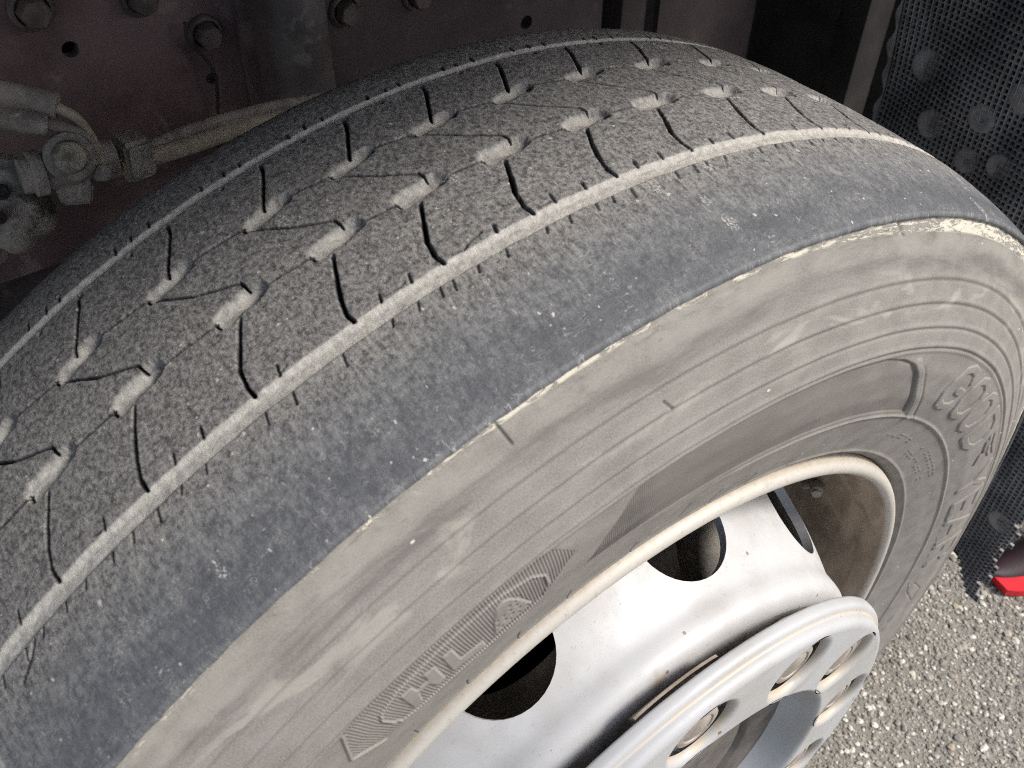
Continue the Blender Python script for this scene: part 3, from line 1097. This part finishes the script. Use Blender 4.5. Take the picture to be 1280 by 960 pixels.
def make_cover():
    bm = bmesh.new()
    lipl = bm.verts.layers.float.new('lip')
    yF = -.1885
    RI, RO, N = .1555, .2150, 72
    half = math.pi / NW

    def V(x, y, z, lip=0.):
        v = bm.verts.new((x, y, z + ZC))
        v[lipl] = lip
        return v

    def bridge(A, B):
        n = len(A)
        for k in range(n):
            bm.faces.new((A[k], A[(k + 1) % n], B[(k + 1) % n], B[k]))

    # boundary of one sector seen from the window centre (window on the local x axis)
    def hit(a):
        dx, dz = math.cos(a), math.sin(a)
        lo, hi = 0., .1
        for _ in range(40):
            m = (lo + hi) / 2
            x, z = WC + m * dx, m * dz
            r, t = math.hypot(x, z), math.atan2(z, x)
            if RI < r < RO and abs(t) < half:
                lo = m
            else:
                hi = m
        return WC + lo * dx, lo * dz

    angs = [2 * math.pi * (k + .5) / N for k in range(N)]
    corners = [math.atan2(r * math.sin(s_ * half), r * math.cos(half) - WC) % (2 * math.pi) for r in (RI, RO) for s_ in (-1, 1)]
    for c in corners:
        angs[min(range(N), key=lambda k: abs(angs[k] - c))] = c
    angs.sort()
    for i in range(NW):
        ph = WPH - i * 2 * math.pi / NW
        cs, sn = math.cos(ph), math.sin(ph)
        rot = lambda x, z: (x * cs - z * sn, x * sn + z * cs)
        outer = [V(q[0], yF, q[1]) for q in (rot(*hit(a)) for a in angs)]
        prev = outer
        for k, (r, dy) in enumerate(((WR + .0058, 0), (WR + .0050, 0), (WR + .0036, .0003), (WR + .0023, .0010), (WR + .0012, .0020), (WR + .0005, .0033), (WR + .0001, .0048), (WR, .0062), (WR + .0014, .0064))):
            nx = []
            for a in angs:
                q = rot(WC + r * math.cos(a), r * math.sin(a))
                nx.append(V(q[0], yF + dy, q[1], max(0, min(1, (k - 2.5) / 2.5))))
            bridge(prev, nx)
            prev = nx
    bmesh.ops.remove_doubles(bm, verts=bm.verts[:], dist=.00006)

    def rim_ring(R0):
        vs = [v for v in bm.verts if abs(math.hypot(v.co.x, v.co.z - ZC) - R0) < .00008 and abs(v.co.y - yF) < 1e-6]
        return sorted(vs, key=lambda v: math.atan2(v.co.z - ZC, v.co.x))

    def extend(R0, prof):
        prev = rim_ring(R0)
        th = [math.atan2(v.co.z - ZC, v.co.x) for v in prev]
        for r, y in prof:
            nx = [V(r * math.cos(a), y, r * math.sin(a), .75 if .2222 < r < .2246 else 0.) for a in th]
            bridge(prev, nx)
            prev = nx

    extend(RO, ((.2156, yF), (.2178, yF + .0004), (.2197, yF + .0013), (.2211, yF + .0028), (.2219, yF + .0048), (.2222, yF + .0066), (.2223, yF + .0076), (.2228, yF + .0084), (.2242, yF + .0088), (.2258, yF + .0090), (.2272, yF + .0096),
                (.2282, yF + .0106), (.2288, yF + .0120), (.2291, yF + .0138), (.2293, yF + .0160), (.2292, yF + .0174), (.2284, yF + .0181), (.2268, yF + .0180), (.2262, yF + .0165)))
    extend(RI, ((.1550, yF), (.1536, yF + .0004), (.1522, yF + .0016), (.1510, yF + .0036), (.1492, yF + .010), (.1455, yF + .020), (.1405, yF + .030), (.1360, yF + .036), (.1330, yF + .038)))
    return bm_mesh('nut_cover', bm, True, 50)


cover = link('nut_cover', make_cover(), MC, wheel)

# wheel nuts with stud ends behind the windows
bm = bmesh.new()
nr_ = .0190
add_lathe(bm, [(.0225, -.0030), (.0225, .003), (.0205, .0045)], (0, 0, 0), (0, -1, 0), 30)
add_lathe(bm, [(.0205, .003), (.0205, .0110), (.0190, .0125)], (0, 0, 0), (0, -1, 0), 6)
add_lathe(bm, [(.0182, .0110), (.0182, .0185), (.0172, .0205), (.0150, .0212), (.0128, .0210), (.0120, .0200), (.0110, .0206), (.0060, .0214), (0, .0216)], (0, 0, 0), (0, -1, 0), 28)
nut_me = bm_mesh('wheel_nut', bm, True, 30)
nut_me.materials.append(MNUT)
for i in range(NW):
    a = WPH - i * 2 * math.pi / NW
    n_ = link('wheel_nut', nut_me, None, wheel)
    n_.location = Vector((WC * math.cos(a), -.1632, WC * math.sin(a) + ZC)) - wheel.location
    n_.rotation_euler = (0, rng.uniform(0, 1), 0)

# dark plate added over the silver disc to deepen shade behind the windows
link('dark_backplate', revolve('dark_backplate', [(.100, -.1400), (.104, -.1600), (.200, -.1605), (.2065, -.1590), (.207, -.1565)], 96), MHUB, wheel)
# hub cap in the centre opening
bm = bmesh.new()
add_lathe(bm, [(.132, -.02), (.132, .000), (.128, .004), (.112, .006), (.108, .012), (.106, .020), (.098, .0245), (.05, .027), (0, .0275)], (0, -.132, ZC), (0, -1, 0), 64)
link('hub_cap', bm_mesh('hub_cap', bm), MHUB, wheel)

# curved steel tab that peeps out between disc and cover
bm = bmesh.new()
a0, a1, n_ = rad(103), rad(86.5), 24
rows = []
for k in range(n_ + 1):
    a = a0 + (a1 - a0) * k / n_
    t = k / n_
    R_ = .2282 + .0030 * math.sin(math.pi * t) ** .6
    rows.append([bm.verts.new((r * math.cos(a), y, r * math.sin(a) + ZC)) for r, y in ((.206, -.1590), (R_, -.1672), (R_, -.1690), (.206, -.1608))])
for A, B in zip(rows[:-1], rows[1:]):
    for k in range(4):
        bm.faces.new((A[k], A[(k + 1) % 4], B[(k + 1) % 4], B[k]))
bm.faces.new(rows[0][::-1])
bm.faces.new(rows[-1])
link('cover_bracket', bm_mesh('cover_bracket', bm), MEDGE, wheel)

# tyre valve bent up beside the disc
bm = bmesh.new()
add_tube(bm, catmull([pix(1004, 606, 1, -.040), pix(1013, 603, 1, -.052), pix(1020, 607, 1, -.062), pix(1021, 618, 1, -.070)], 6), [.0050] * 12 + [.0056] * 5 + [.0040] * 2, 12)
link('valve_stem', bm_mesh('valve_stem', bm), MEDGE, wheel)

# ------------------------------------------------------------------ brake behind the disc, front axle
brake = tag(empty('disc_brake', (0, .10, 0)), 'dusty cast brake drum and caliper seen through the wheel hand holes', 'brake')
bm = bmesh.new()
add_lathe(bm, [(.06, -.04), (.20, -.04), (.208, -.034), (.208, .012), (.195, .02), (.10, .03), (.10, .10), (.06, .12)], (0, .05, ZC), (0, 1, 0), 72)
link('brake_rotor', bm_mesh('brake_rotor', bm), MHUB, brake)
MSLEEVE = mat_plain('grey_sleeve', (.26, .25, .235), (.42, .395, .35), 40, .5, .1, .3, (.50, .40, .25))
for pa, pb, r in (((884, 728, -.058), (872, 630, -.040), .0215),):
    bm = bmesh.new()
    A_, B_ = Vector(pix(pa[0], pa[1], 1, pa[2])), Vector(pix(pb[0], pb[1], 1, pb[2]))
    add_lathe(bm, [(0, 0), (r * .8, 0), (r * .97, r * .12), (r, r * .4), (r, (B_ - A_).length), (0, (B_ - A_).length)], A_, (B_ - A_), 28)
    link('caliper_sleeve', bm_mesh('caliper_sleeve', bm), MSLEEVE, brake)

axle = tag(empty('front_axle', (0, .9, 0)), 'dark forged axle beam running under the chassis behind the tyre', 'axle')
bm = bmesh.new()
add_tube(bm, [(0, .16, ZC), (0, .30, ZC - .02), (0, .45, ZC - .10), (0, 1.7, ZC - .10)], [.06, .07, .055, .055], 16)
link('beam', bm_mesh('beam', bm), MDARK, axle)

# ------------------------------------------------------------------ chassis behind the tyre
def plate(name, outline, holes, y, thick, mat, parent):
    """vertical plate facing -Y with real round holes; outline/holes in (x, z)"""
    bm = bmesh.new()
    E = []
    loops = []
    def lp(pts):
        vs = [bm.verts.new((a, y, b)) for a, b in pts]
        loops.append(vs)
        return [bm.edges.new((vs[k], vs[(k + 1) % len(vs)])) for k in range(len(vs))]
    E += lp(outline)
    for hx, hz, r in holes:
        E += lp([(hx + r * math.cos(k / 20 * 2 * math.pi), hz + r * math.sin(k / 20 * 2 * math.pi)) for k in range(20)])
    bmesh.ops.triangle_fill(bm, edges=E, use_beauty=True)
    for f in bm.faces[:]:
        q = f.calc_center_median()
        if any(math.hypot(q.x - a, q.z - b) < r * .8 for a, b, r in holes):
            bm.faces.remove(f)
    front = list(bm.faces)
    r_ = bmesh.ops.extrude_face_region(bm, geom=front)
    for v in [g_ for g_ in r_['geom'] if isinstance(g_, bmesh.types.BMVert)]:
        v.co.y += thick
    o = link(name, bm_mesh(name, bm, True, 30), mat, parent)
    return o


def bolt(parent, x, y, z, r, rot=0.3):
    bm = bmesh.new()
    add_lathe(bm, [(r * 1.28, 0), (r * 1.28, .003), (r * 1.16, .0055), (r * .98, .0060)], (x, y, z), (0, -1, 0), 28)
    fl = link('flange_bolt', bm_mesh('flange_bolt', bm), MBOLT, parent)
    bm = bmesh.new()
    add_lathe(bm, [(r * .93, .0058), (r * .93, .0160), (r * .80, .0185), (0, .0190)], (x, y, z), (0, -1, 0), 6, rot)
    link('bolt_head', bm_mesh('bolt_head', bm), MBOLT, fl)


MRAIL = mat_plain('dark_rail_paint', (.034, .024, .026), (.068, .050, .052), 9, .7, 0, .4, (.10, .080, .076))
YB, YR = .55, .62
br = tag(empty('spring_bracket', (-.15, YB, .62)), 'dark dusty steel bracket plate with flange bolts and drilled holes', 'bracket')
hl = [pix(88, 62, 1, YB), pix(265, 98, 1, YB)]
plate('bracket_plate', [(-.62, .66), (.052, .66), (.0585, .67), (.0585, 1.24), (-.62, 1.24)], [(hl[0][0], hl[0][2], .0075), (hl[1][0], hl[1][2], .0062)], YB, .012, MFRAME, br)
plate('edge_flange', [(.046, .6601), (.0587, .6601), (.0587, 1.239), (.046, 1.239)], [], YB - .010, .0098, MFRAME, br)
for (px, py), r in (((255, 40), .0135), ((38, 10), .0150), ((173, -4), .0135), ((-40, 150), .0135)):
    q = pix(px, py, 1, YB)
    bolt(br, q[0], YB, q[2], r, rng.uniform(0, 1))

rail = tag(empty('chassis_rail', (.4, YR, .5)), 'dark painted chassis rail with bolt and drilled hole behind the tyre top', 'rail')
hq = pix(658, 28, 1, YR)
plate('web', [(-.9, .56), (.575, .56), (.575, 1.2), (-.9, 1.2)], [(hq[0], hq[2], .0088)], YR, .010, MRAIL, rail)
for (px, py), r in (((430, 12), .0150), ((520, -8), .0150)):
    q = pix(px, py, 1, YR)
    bolt(rail, q[0], YR, q[2], r, rng.uniform(0, 1))
plate('end_plate', [(.662, .30), (.86, .30), (.86, 1.2), (.662, 1.2)], [], YR - .02, .010, MRAIL, rail)
bm = bmesh.new()
add_box(bm, (.602, YR - .01, .30), (.648, YR + .05, 1.2), .006)
link('upright', bm_mesh('upright', bm), MRAIL, rail)
bm = bmesh.new()
add_box(bm, (-.95, YR + .30, .15), (1.6, YR + .34, 1.25), .004)  # plain box added to block light under the truck
tag(link('light_blocker', bm_mesh('light_blocker', bm), MDARK), 'plain black panel added far behind the chassis rail to block light', 'panel')

# shock absorber tube
sh = tag(empty('shock_absorber', (.0865, .50, .50)), 'upright grey shock absorber tube between bracket plate and rail', 'shock absorber')
bm = bmesh.new()
add_lathe(bm, [(0, 0), (.012, 0), (.025, .02), (.0285, .04), (.0285, .70), (0, .70)], (.0885, .50, .52), (0, 0, 1), 48)
link('dust_tube', bm_mesh('dust_tube', bm), MSHOCK, sh)

# post right of the tyre crown
bm = bmesh.new()
q0, q1 = pix(1063, 100, 1, .45), pix(1098, 100, 1, .45)
add_box(bm, (q0[0], .45, .25), (q1[0] - .012, .50, 1.2), .008)
tag(link('support_post', bm_mesh('support_post', bm), MDARK), 'grey upright post beside the perforated mud flap', 'post')

# ------------------------------------------------------------------ hoses and fittings on the left
def hose(name, pts, r, mat, label, cat='hose', group=None, seg=14):
    bm = bmesh.new()
    add_tube(bm, catmull(pts, 12), r, seg)
    return tag(link(name, bm_mesh(name, bm), mat), label, cat, group)


def P3(px, py, Y):
    return tuple(pix(px, py, 1, Y))


hose('brake_hose', [P3(560, 190, .46), P3(430, 128, .44), P3(370, 128, .43), P3(300, 143, .42), P3(235, 163, .41), P3(165, 192, .40)], .0050, MHOSE, 'upper dark rubber hose of the run leaving the fitting towards the tyre crown')
hose('brake_hose', [P3(560, 215, .455), P3(430, 145, .435), P3(360, 140, .425), P3(300, 153, .415), P3(235, 175, .405), P3(165, 199, .395)], .0042, MHOSE, 'thin middle hose pressed between the dark and the tan hose')
hose('air_pipe', [P3(560, 240, .45), P3(430, 165, .43), P3(350, 150, .42), P3(290, 164, .41), P3(230, 184, .40), P3(150, 208, .39)], .0075, MHOSEY, 'thick tan pipe under the dark hoses by the tyre', 'pipe')
hose('cable_loom', [P3(-60, 108, .40), P3(0, 118, .40), P3(35, 124, .40), P3(72, 134, .39)], [.0105] * 36 + [.0095], MHOSE, 'thick wrinkled cable sleeve arching above the fitting', 'cable')
hose('sensor_cable', [P3(70, 134, .39), P3(95, 148, .385), P3(112, 170, .38), P3(124, 195, .375), P3(127, 214, .37)], .0042, MHOSEY, 'thin tan cable leaving the thick sleeve and curving down', 'cable')
hose('cable_loom', [P3(-60, 142, .395), P3(0, 148, .395), P3(30, 151, .39), P3(60, 155, .385)], [.0085] * 36 + [.0075], MCAST, 'muddy lower cable sleeve with a frayed end', 'cable')
hose('sensor_cable', [P3(58, 155, .385), P3(85, 161, .38), P3(110, 174, .375), P3(122, 196, .37)], .0040, MHOSE, 'thin dark cable leaving the muddy lower sleeve', 'cable')
hose('hanging_wire', [tuple(pix(231, 28, 1, YB - .012)), tuple(pix(236, 52, 1, YB - .012)), tuple(pix(258, 75, 1, YB - .012)), tuple(pix(269, 96, 1, YB - .016)), tuple(pix(272, 130, 1, YB - .012)), tuple(pix(272, 190, 1, YB - .012))], .0017, MDARK, 'thin black wire hanging from the bolt past the hole in the bracket', 'wire')

fit = tag(empty('hose_fitting', P3(100, 200, .385)), 'muddy brass elbow fitting where the hoses join', 'fitting')


def part(name, mat, parent, fn, angle=35):
    bm = bmesh.new()
    fn(bm)
    return link(name, bm_mesh(name, bm, True, angle), mat, parent)


a_, b_ = Vector(P3(60, 214, .385)), Vector(P3(132, 200, .385))
ax = (b_ - a_).normalized()
part('body_tube', MCAST, fit, lambda bm: add_lathe(bm, [(0, -.02), (.0135, -.02), (.0145, .0), (.0145, .020), (.0125, .022), (.0125, .030), (.0150, .032), (.0150, .05), (0, .052)], a_, ax, 20))
part('collar', MCAST, fit, lambda bm: add_lathe(bm, [(.012, -.002), (.0172, 0), (.0172, .008), (.012, .010)], a_ - ax * .012, ax, 24))
c_ = Vector(P3(88, 196, .37))
toc = (Vector(CAM) - c_).normalized()
part('banjo_eye', MCAST, fit, lambda bm: add_lathe(bm, [(0, -.012), (.0185, -.012), (.0190, .0), (.0175, .004), (.0125, .005)], c_, toc, 28))
part('banjo_bolt', mat_plain('worn_brass', (.13, .115, .09), (.40, .36, .28), 130, .6, .2, .5), fit, lambda bm: add_lathe(bm, [(.0125, .003), (.0125, .008), (.0110, .0105), (.0070, .0120), (.0, .0124)], c_, toc, 22))
d_ = Vector(P3(128, 215, .368))
part('clip', MCAST, fit, lambda bm: add_lathe(bm, [(0, -.006), (.0065, -.006), (.0070, .004), (.005, .007), (0, .007)], d_, toc, 14))
e_ = Vector(P3(90, 245, .38))


def lug(bm):
    pts = [(65, 222), (118, 212), (116, 254), (78, 257), (70, 240)]
    f_ = [bm.verts.new(P3(*q, .375)) for q in pts]
    g_ = [bm.verts.new(P3(*q, .395)) for q in pts]
    bm.faces.new(f_)
    bm.faces.new(g_[::-1])
    for k in range(len(pts)):
        bm.faces.new((f_[k], f_[(k + 1) % len(pts)], g_[(k + 1) % len(pts)], g_[k]))
    bmesh.ops.bevel(bm, geom=bm.edges[:], offset=.002, segments=2, affect='EDGES')


part('mounting_lug', MCAST, fit, lug)

clip = tag(empty('hose_clamp', P3(165, 195, .395)), 'muddy clamp block gripping the three hoses beside the fitting', 'clamp')


def clampb(bm):
    bmesh.ops.create_cube(bm, size=1)
    c = Vector(P3(167, 194, .395))
    d = (Vector(P3(235, 172, .405)) - Vector(P3(165, 198, .395))).normalized()
    up = Vector((0, 0, 1)) - d * d.z
    up.normalize()
    sd_ = d.cross(up)
    Mx = Matrix((d, sd_, up)).transposed()
    bmesh.ops.bevel(bm, geom=bm.edges[:], offset=.12, segments=2, affect='EDGES')
    for v in bm.verts:
        v.co = c + Mx @ Vector((v.co.x * .024, v.co.y * .026, v.co.z * .034))


part('clamp_block', MCAST, clip, clampb, 50)
part('clamp_foot', MCAST, clip, lambda bm: add_box(bm, tuple(Vector(P3(172, 210, .395)) - Vector((.012, .008, .006))), tuple(Vector(P3(172, 210, .395)) + Vector((.012, .008, .006))), .002))

# lumpy casting at the left edge
cast = tag(empty('steering_joint', P3(10, 260, .40)), 'mud-caked cast steering joint below the hose fitting', 'joint')


def lump(cx, cy, Y, rx, seed):
    def fn(bm):
        bmesh.ops.create_icosphere(bm, subdivisions=4, radius=1)
        c = Vector(P3(cx, cy, Y))
        N = np.array([v.co[:] for v in bm.verts])
        n = fnoise(N[:, 0] * 2.2 + 9, N[:, 1] * 2.2 + N[:, 2] * 1.7 + 9, seed)
        for v, q in zip(bm.verts, n):
            u = v.co * (1 + .28 * q)
            v.co = c + Vector((u.x * rx[0], u.y * rx[1], u.z * rx[2]))
    return fn


part('cast_body', MCAST, cast, lump(8, 270, .42, (.034, .032, .030), 5), 60)
part('cast_boss', MCAST, cast, lump(22, 262, .40, (.018, .016, .018), 8), 60)
part('cast_neck', MCAST, cast, lump(12, 222, .41, (.022, .020, .018), 12), 60)
w_ = Vector(P3(2, 240, .392))
part('dark_bore', MDARK, cast, lambda bm: add_lathe(bm, [(0, -.004), (.006, -.004), (.006, .004), (.004, .006), (0, .002)], w_, (Vector(CAM) - w_).normalized(), 14))
part('dark_bore', MDARK, cast, lambda bm: add_lathe(bm, [(0, -.004), (.005, -.004), (.005, .006), (.003, .008), (0, .004)], Vector(P3(0, 272, .384)), (Vector(CAM) - w_).normalized(), 14))

# ------------------------------------------------------------------ mud flap
XF = .70
flap = tag(empty('mud_flap', (XF, .08, .60)), 'black perforated plastic mud flap with round bosses behind the tyre', 'mud flap')


def flap_edge(z):
    # outboard edge, ragged low down
    return -.119 - .012 * max(0, min(1, (z - .30) / .3))


def fbul(y, z):
    return .016 * math.sin(y * 13 + 1) * math.sin(z * 7) - .02 * (z - .5) ** 2 + .004 * math.sin(y * 41 + z * 23)


def make_flap():
    cell = .0068
    bar = .0020
    ang = 0.0
    V, Fc = [], []
    nz, ny_ = 120, 74
    for j in range(nz):
        for i in range(ny_):
            yc = -.135 + i * cell
            zc = .10 + j * cell
            # rotate the lattice a little
            y0 = .07 + (yc - .07) * math.cos(ang) - (zc - .45) * math.sin(ang)
            z0 = .45 + (yc - .07) * math.sin(ang) + (zc - .45) * math.cos(ang)
            bot = .118 + .030 * max(0, min(1, (y0 + .105) / .045)) + .006 * math.sin(y0 * 70)
            rag = .004 * math.sin(z0 * 260) + .003 * math.sin(z0 * 97)
            lft = .2655
            if z0 < bot or y0 < flap_edge(z0) + rag or y0 > lft or z0 > .92:
                continue
            bulge = fbul(y0, z0)
            def W(a, b, d):
                yy = y0 + a * math.cos(ang) - b * math.sin(ang)
                zz = z0 + a * math.sin(ang) + b * math.cos(ang)
                return (XF + bulge + d, yy, zz)
            h, g_ = cell / 2, cell / 2 - bar / 2
            b0 = len(V)
            dz = rng.uniform(-.0002, .0002)
            for (s, d) in ((h, 0), (g_, -.0006 + dz), (g_, .0045)):
                for a, b in ((-1, -1), (1, -1), (1, 1), (-1, 1)):
                    V.append(W(a * s, b * s, d))
            for L in (0, 4):
                for k in range(4):
                    Fc.append((b0 + L + k, b0 + L + (k + 1) % 4, b0 + L + 4 + (k + 1) % 4, b0 + L + 4 + k))
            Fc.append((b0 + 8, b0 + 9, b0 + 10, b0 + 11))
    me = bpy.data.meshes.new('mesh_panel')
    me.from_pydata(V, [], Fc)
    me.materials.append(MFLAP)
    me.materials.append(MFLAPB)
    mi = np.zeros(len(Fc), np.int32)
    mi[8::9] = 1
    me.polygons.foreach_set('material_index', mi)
    return me


link('mesh_panel', make_flap(), None, flap)
for (px, py), r in (((1150, 86), .0190), ((1163, 155), .0170), ((1232, 146), .0160), ((1256, 205), .0150), ((1210, 200), .0150), ((1250, 652), .0165), ((1275, 480), .0170), ((1285, 120), .0160)):
    q = pix(px, py, 0, XF)
    bm = bmesh.new()
    bl = fbul(q[1], q[2]) + .003
    add_lathe(bm, [(r * 1.12, -.004), (r * 1.06, .000), (r * .95, .0032), (r * .75, .0042), (r * .45, .0030), (r * .28, .0034), (r * .20, .0020), (0, .0018)], (XF + bl, q[1], q[2]), (-1, 0, 0), 32)
    link('boss', bm_mesh('boss', bm), MFLAP, flap)
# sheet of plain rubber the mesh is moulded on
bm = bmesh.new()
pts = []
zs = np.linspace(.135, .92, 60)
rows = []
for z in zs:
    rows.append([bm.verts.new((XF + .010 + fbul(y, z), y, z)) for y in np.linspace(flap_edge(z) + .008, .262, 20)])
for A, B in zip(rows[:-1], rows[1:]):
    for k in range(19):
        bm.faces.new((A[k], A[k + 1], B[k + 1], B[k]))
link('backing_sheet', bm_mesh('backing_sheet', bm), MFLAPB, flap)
bm = bmesh.new()
rows = []
for z in np.linspace(.16, .92, 150):
    w = .0028 * math.sin(z * 160) + .002 * math.sin(z * 61)
    rows.append([bm.verts.new((XF + fbul(.266, z) + d, .2630 + y_, z)) for y_, d in ((0, -.0014), (.006 + w, -.0014), (.0075 + w, .004), (.006 + w, .008), (0, .008))])
for A, B in zip(rows[:-1], rows[1:]):
    for k in range(4):
        bm.faces.new((A[k], A[k + 1], B[k + 1], B[k]))
link('edge_bead', bm_mesh('edge_bead', bm), MFLAP, flap)
bm = bmesh.new()
add_box(bm, (XF - .03, -.14, .915), (XF + .05, .30, .955), .006)
link('hanger_rail', bm_mesh('hanger_rail', bm), MDARK, flap)

# ------------------------------------------------------------------ red edged shoe tip by the flap
shoe = tag(empty('shoe', (.9, -.2, 0)), 'dark shoe with glossy bright red sole edge on the asphalt beyond the mud flap', 'shoe')
tip = pix(1240, 732, 2, .010)
far = pix(1290, 708, 2, .010)
sdv = Vector((far[0] - tip[0], far[1] - tip[1], 0)).normalized()
snv = Vector((-sdv.y, sdv.x, 0))


def shoe_outline(n=28):
    pts = []
    for k in range(n + 1):
        t = k / n
        L = .28 * t
        w = .040 * math.sqrt(max(0, 1 - (1 - min(t / .32, 1)) ** 2)) * (1 - .28 * max(0, t - .35))
        pts.append((L, w))
    return pts


def sole(bm, z0, z1, inset):
    base = Vector((tip[0], tip[1], 0))
    ol = shoe_outline()
    ring = [(l, w - inset) for l, w in ol if w > inset] + [(l, -(w - inset)) for l, w in ol[::-1] if w > inset]
    lo = [bm.verts.new(base + sdv * l + snv * w + Vector((0, 0, z0))) for l, w in ring]
    hi = [bm.verts.new(base + sdv * l + snv * w + Vector((0, 0, z1))) for l, w in ring]
    bm.faces.new(lo[::-1])
    bm.faces.new(hi)
    for k in range(len(ring)):
        bm.faces.new((lo[k], lo[(k + 1) % len(ring)], hi[(k + 1) % len(ring)], hi[k]))


def upper(bm):
    base = Vector((tip[0], tip[1], 0))
    rows = []
    for l, w in shoe_outline():
        w = max(w - .011, .0005)
        h = .010 + .055 * sstep(.02, .18, l)
        rows.append([bm.verts.new(base + sdv * l + snv * (.0145 + w * math.cos(math.pi * k / 12)) + Vector((0, 0, .0125 + h * math.sin(math.pi * k / 12)))) for k in range(13)])
    for A, B in zip(rows[:-1], rows[1:]):
        for k in range(12):
            bm.faces.new((A[k], A[k + 1], B[k + 1], B[k]))
    bm.faces.new(rows[-1])


MRED = mat_plain('red_rubber', (.62, .012, .018), (.72, .02, .025), 30, .35, 0, .03)
part('sole', MRED, shoe, lambda bm: sole(bm, .0035, .0165, 0), 40)
part('upper', mat_plain('dark_red_black_fabric', (.012, .008, .010), (.035, .010, .016), 60, .6), shoe, upper, 60)

# ------------------------------------------------------------------ wheel arch above (out of the picture, it shades the tyre)
arch = tag(empty('wheel_arch', (0, .25, 1.25)), 'dark wheel arch roof above the tyre', 'wheel arch')
bm = bmesh.new()
add_box(bm, (-1.25, -.155, 1.245), (1.25, 1.2, 1.262), .004)
link('liner', bm_mesh('liner', bm), MDARK, arch)
bm = bmesh.new()
add_box(bm, (1.25, .16, .004), (1.27, 1.6, 1.244), .003)  # dark wall added to hide the sunlit ground beyond the flap
link('dark_screen', bm_mesh('dark_screen', bm), MDARK, arch)
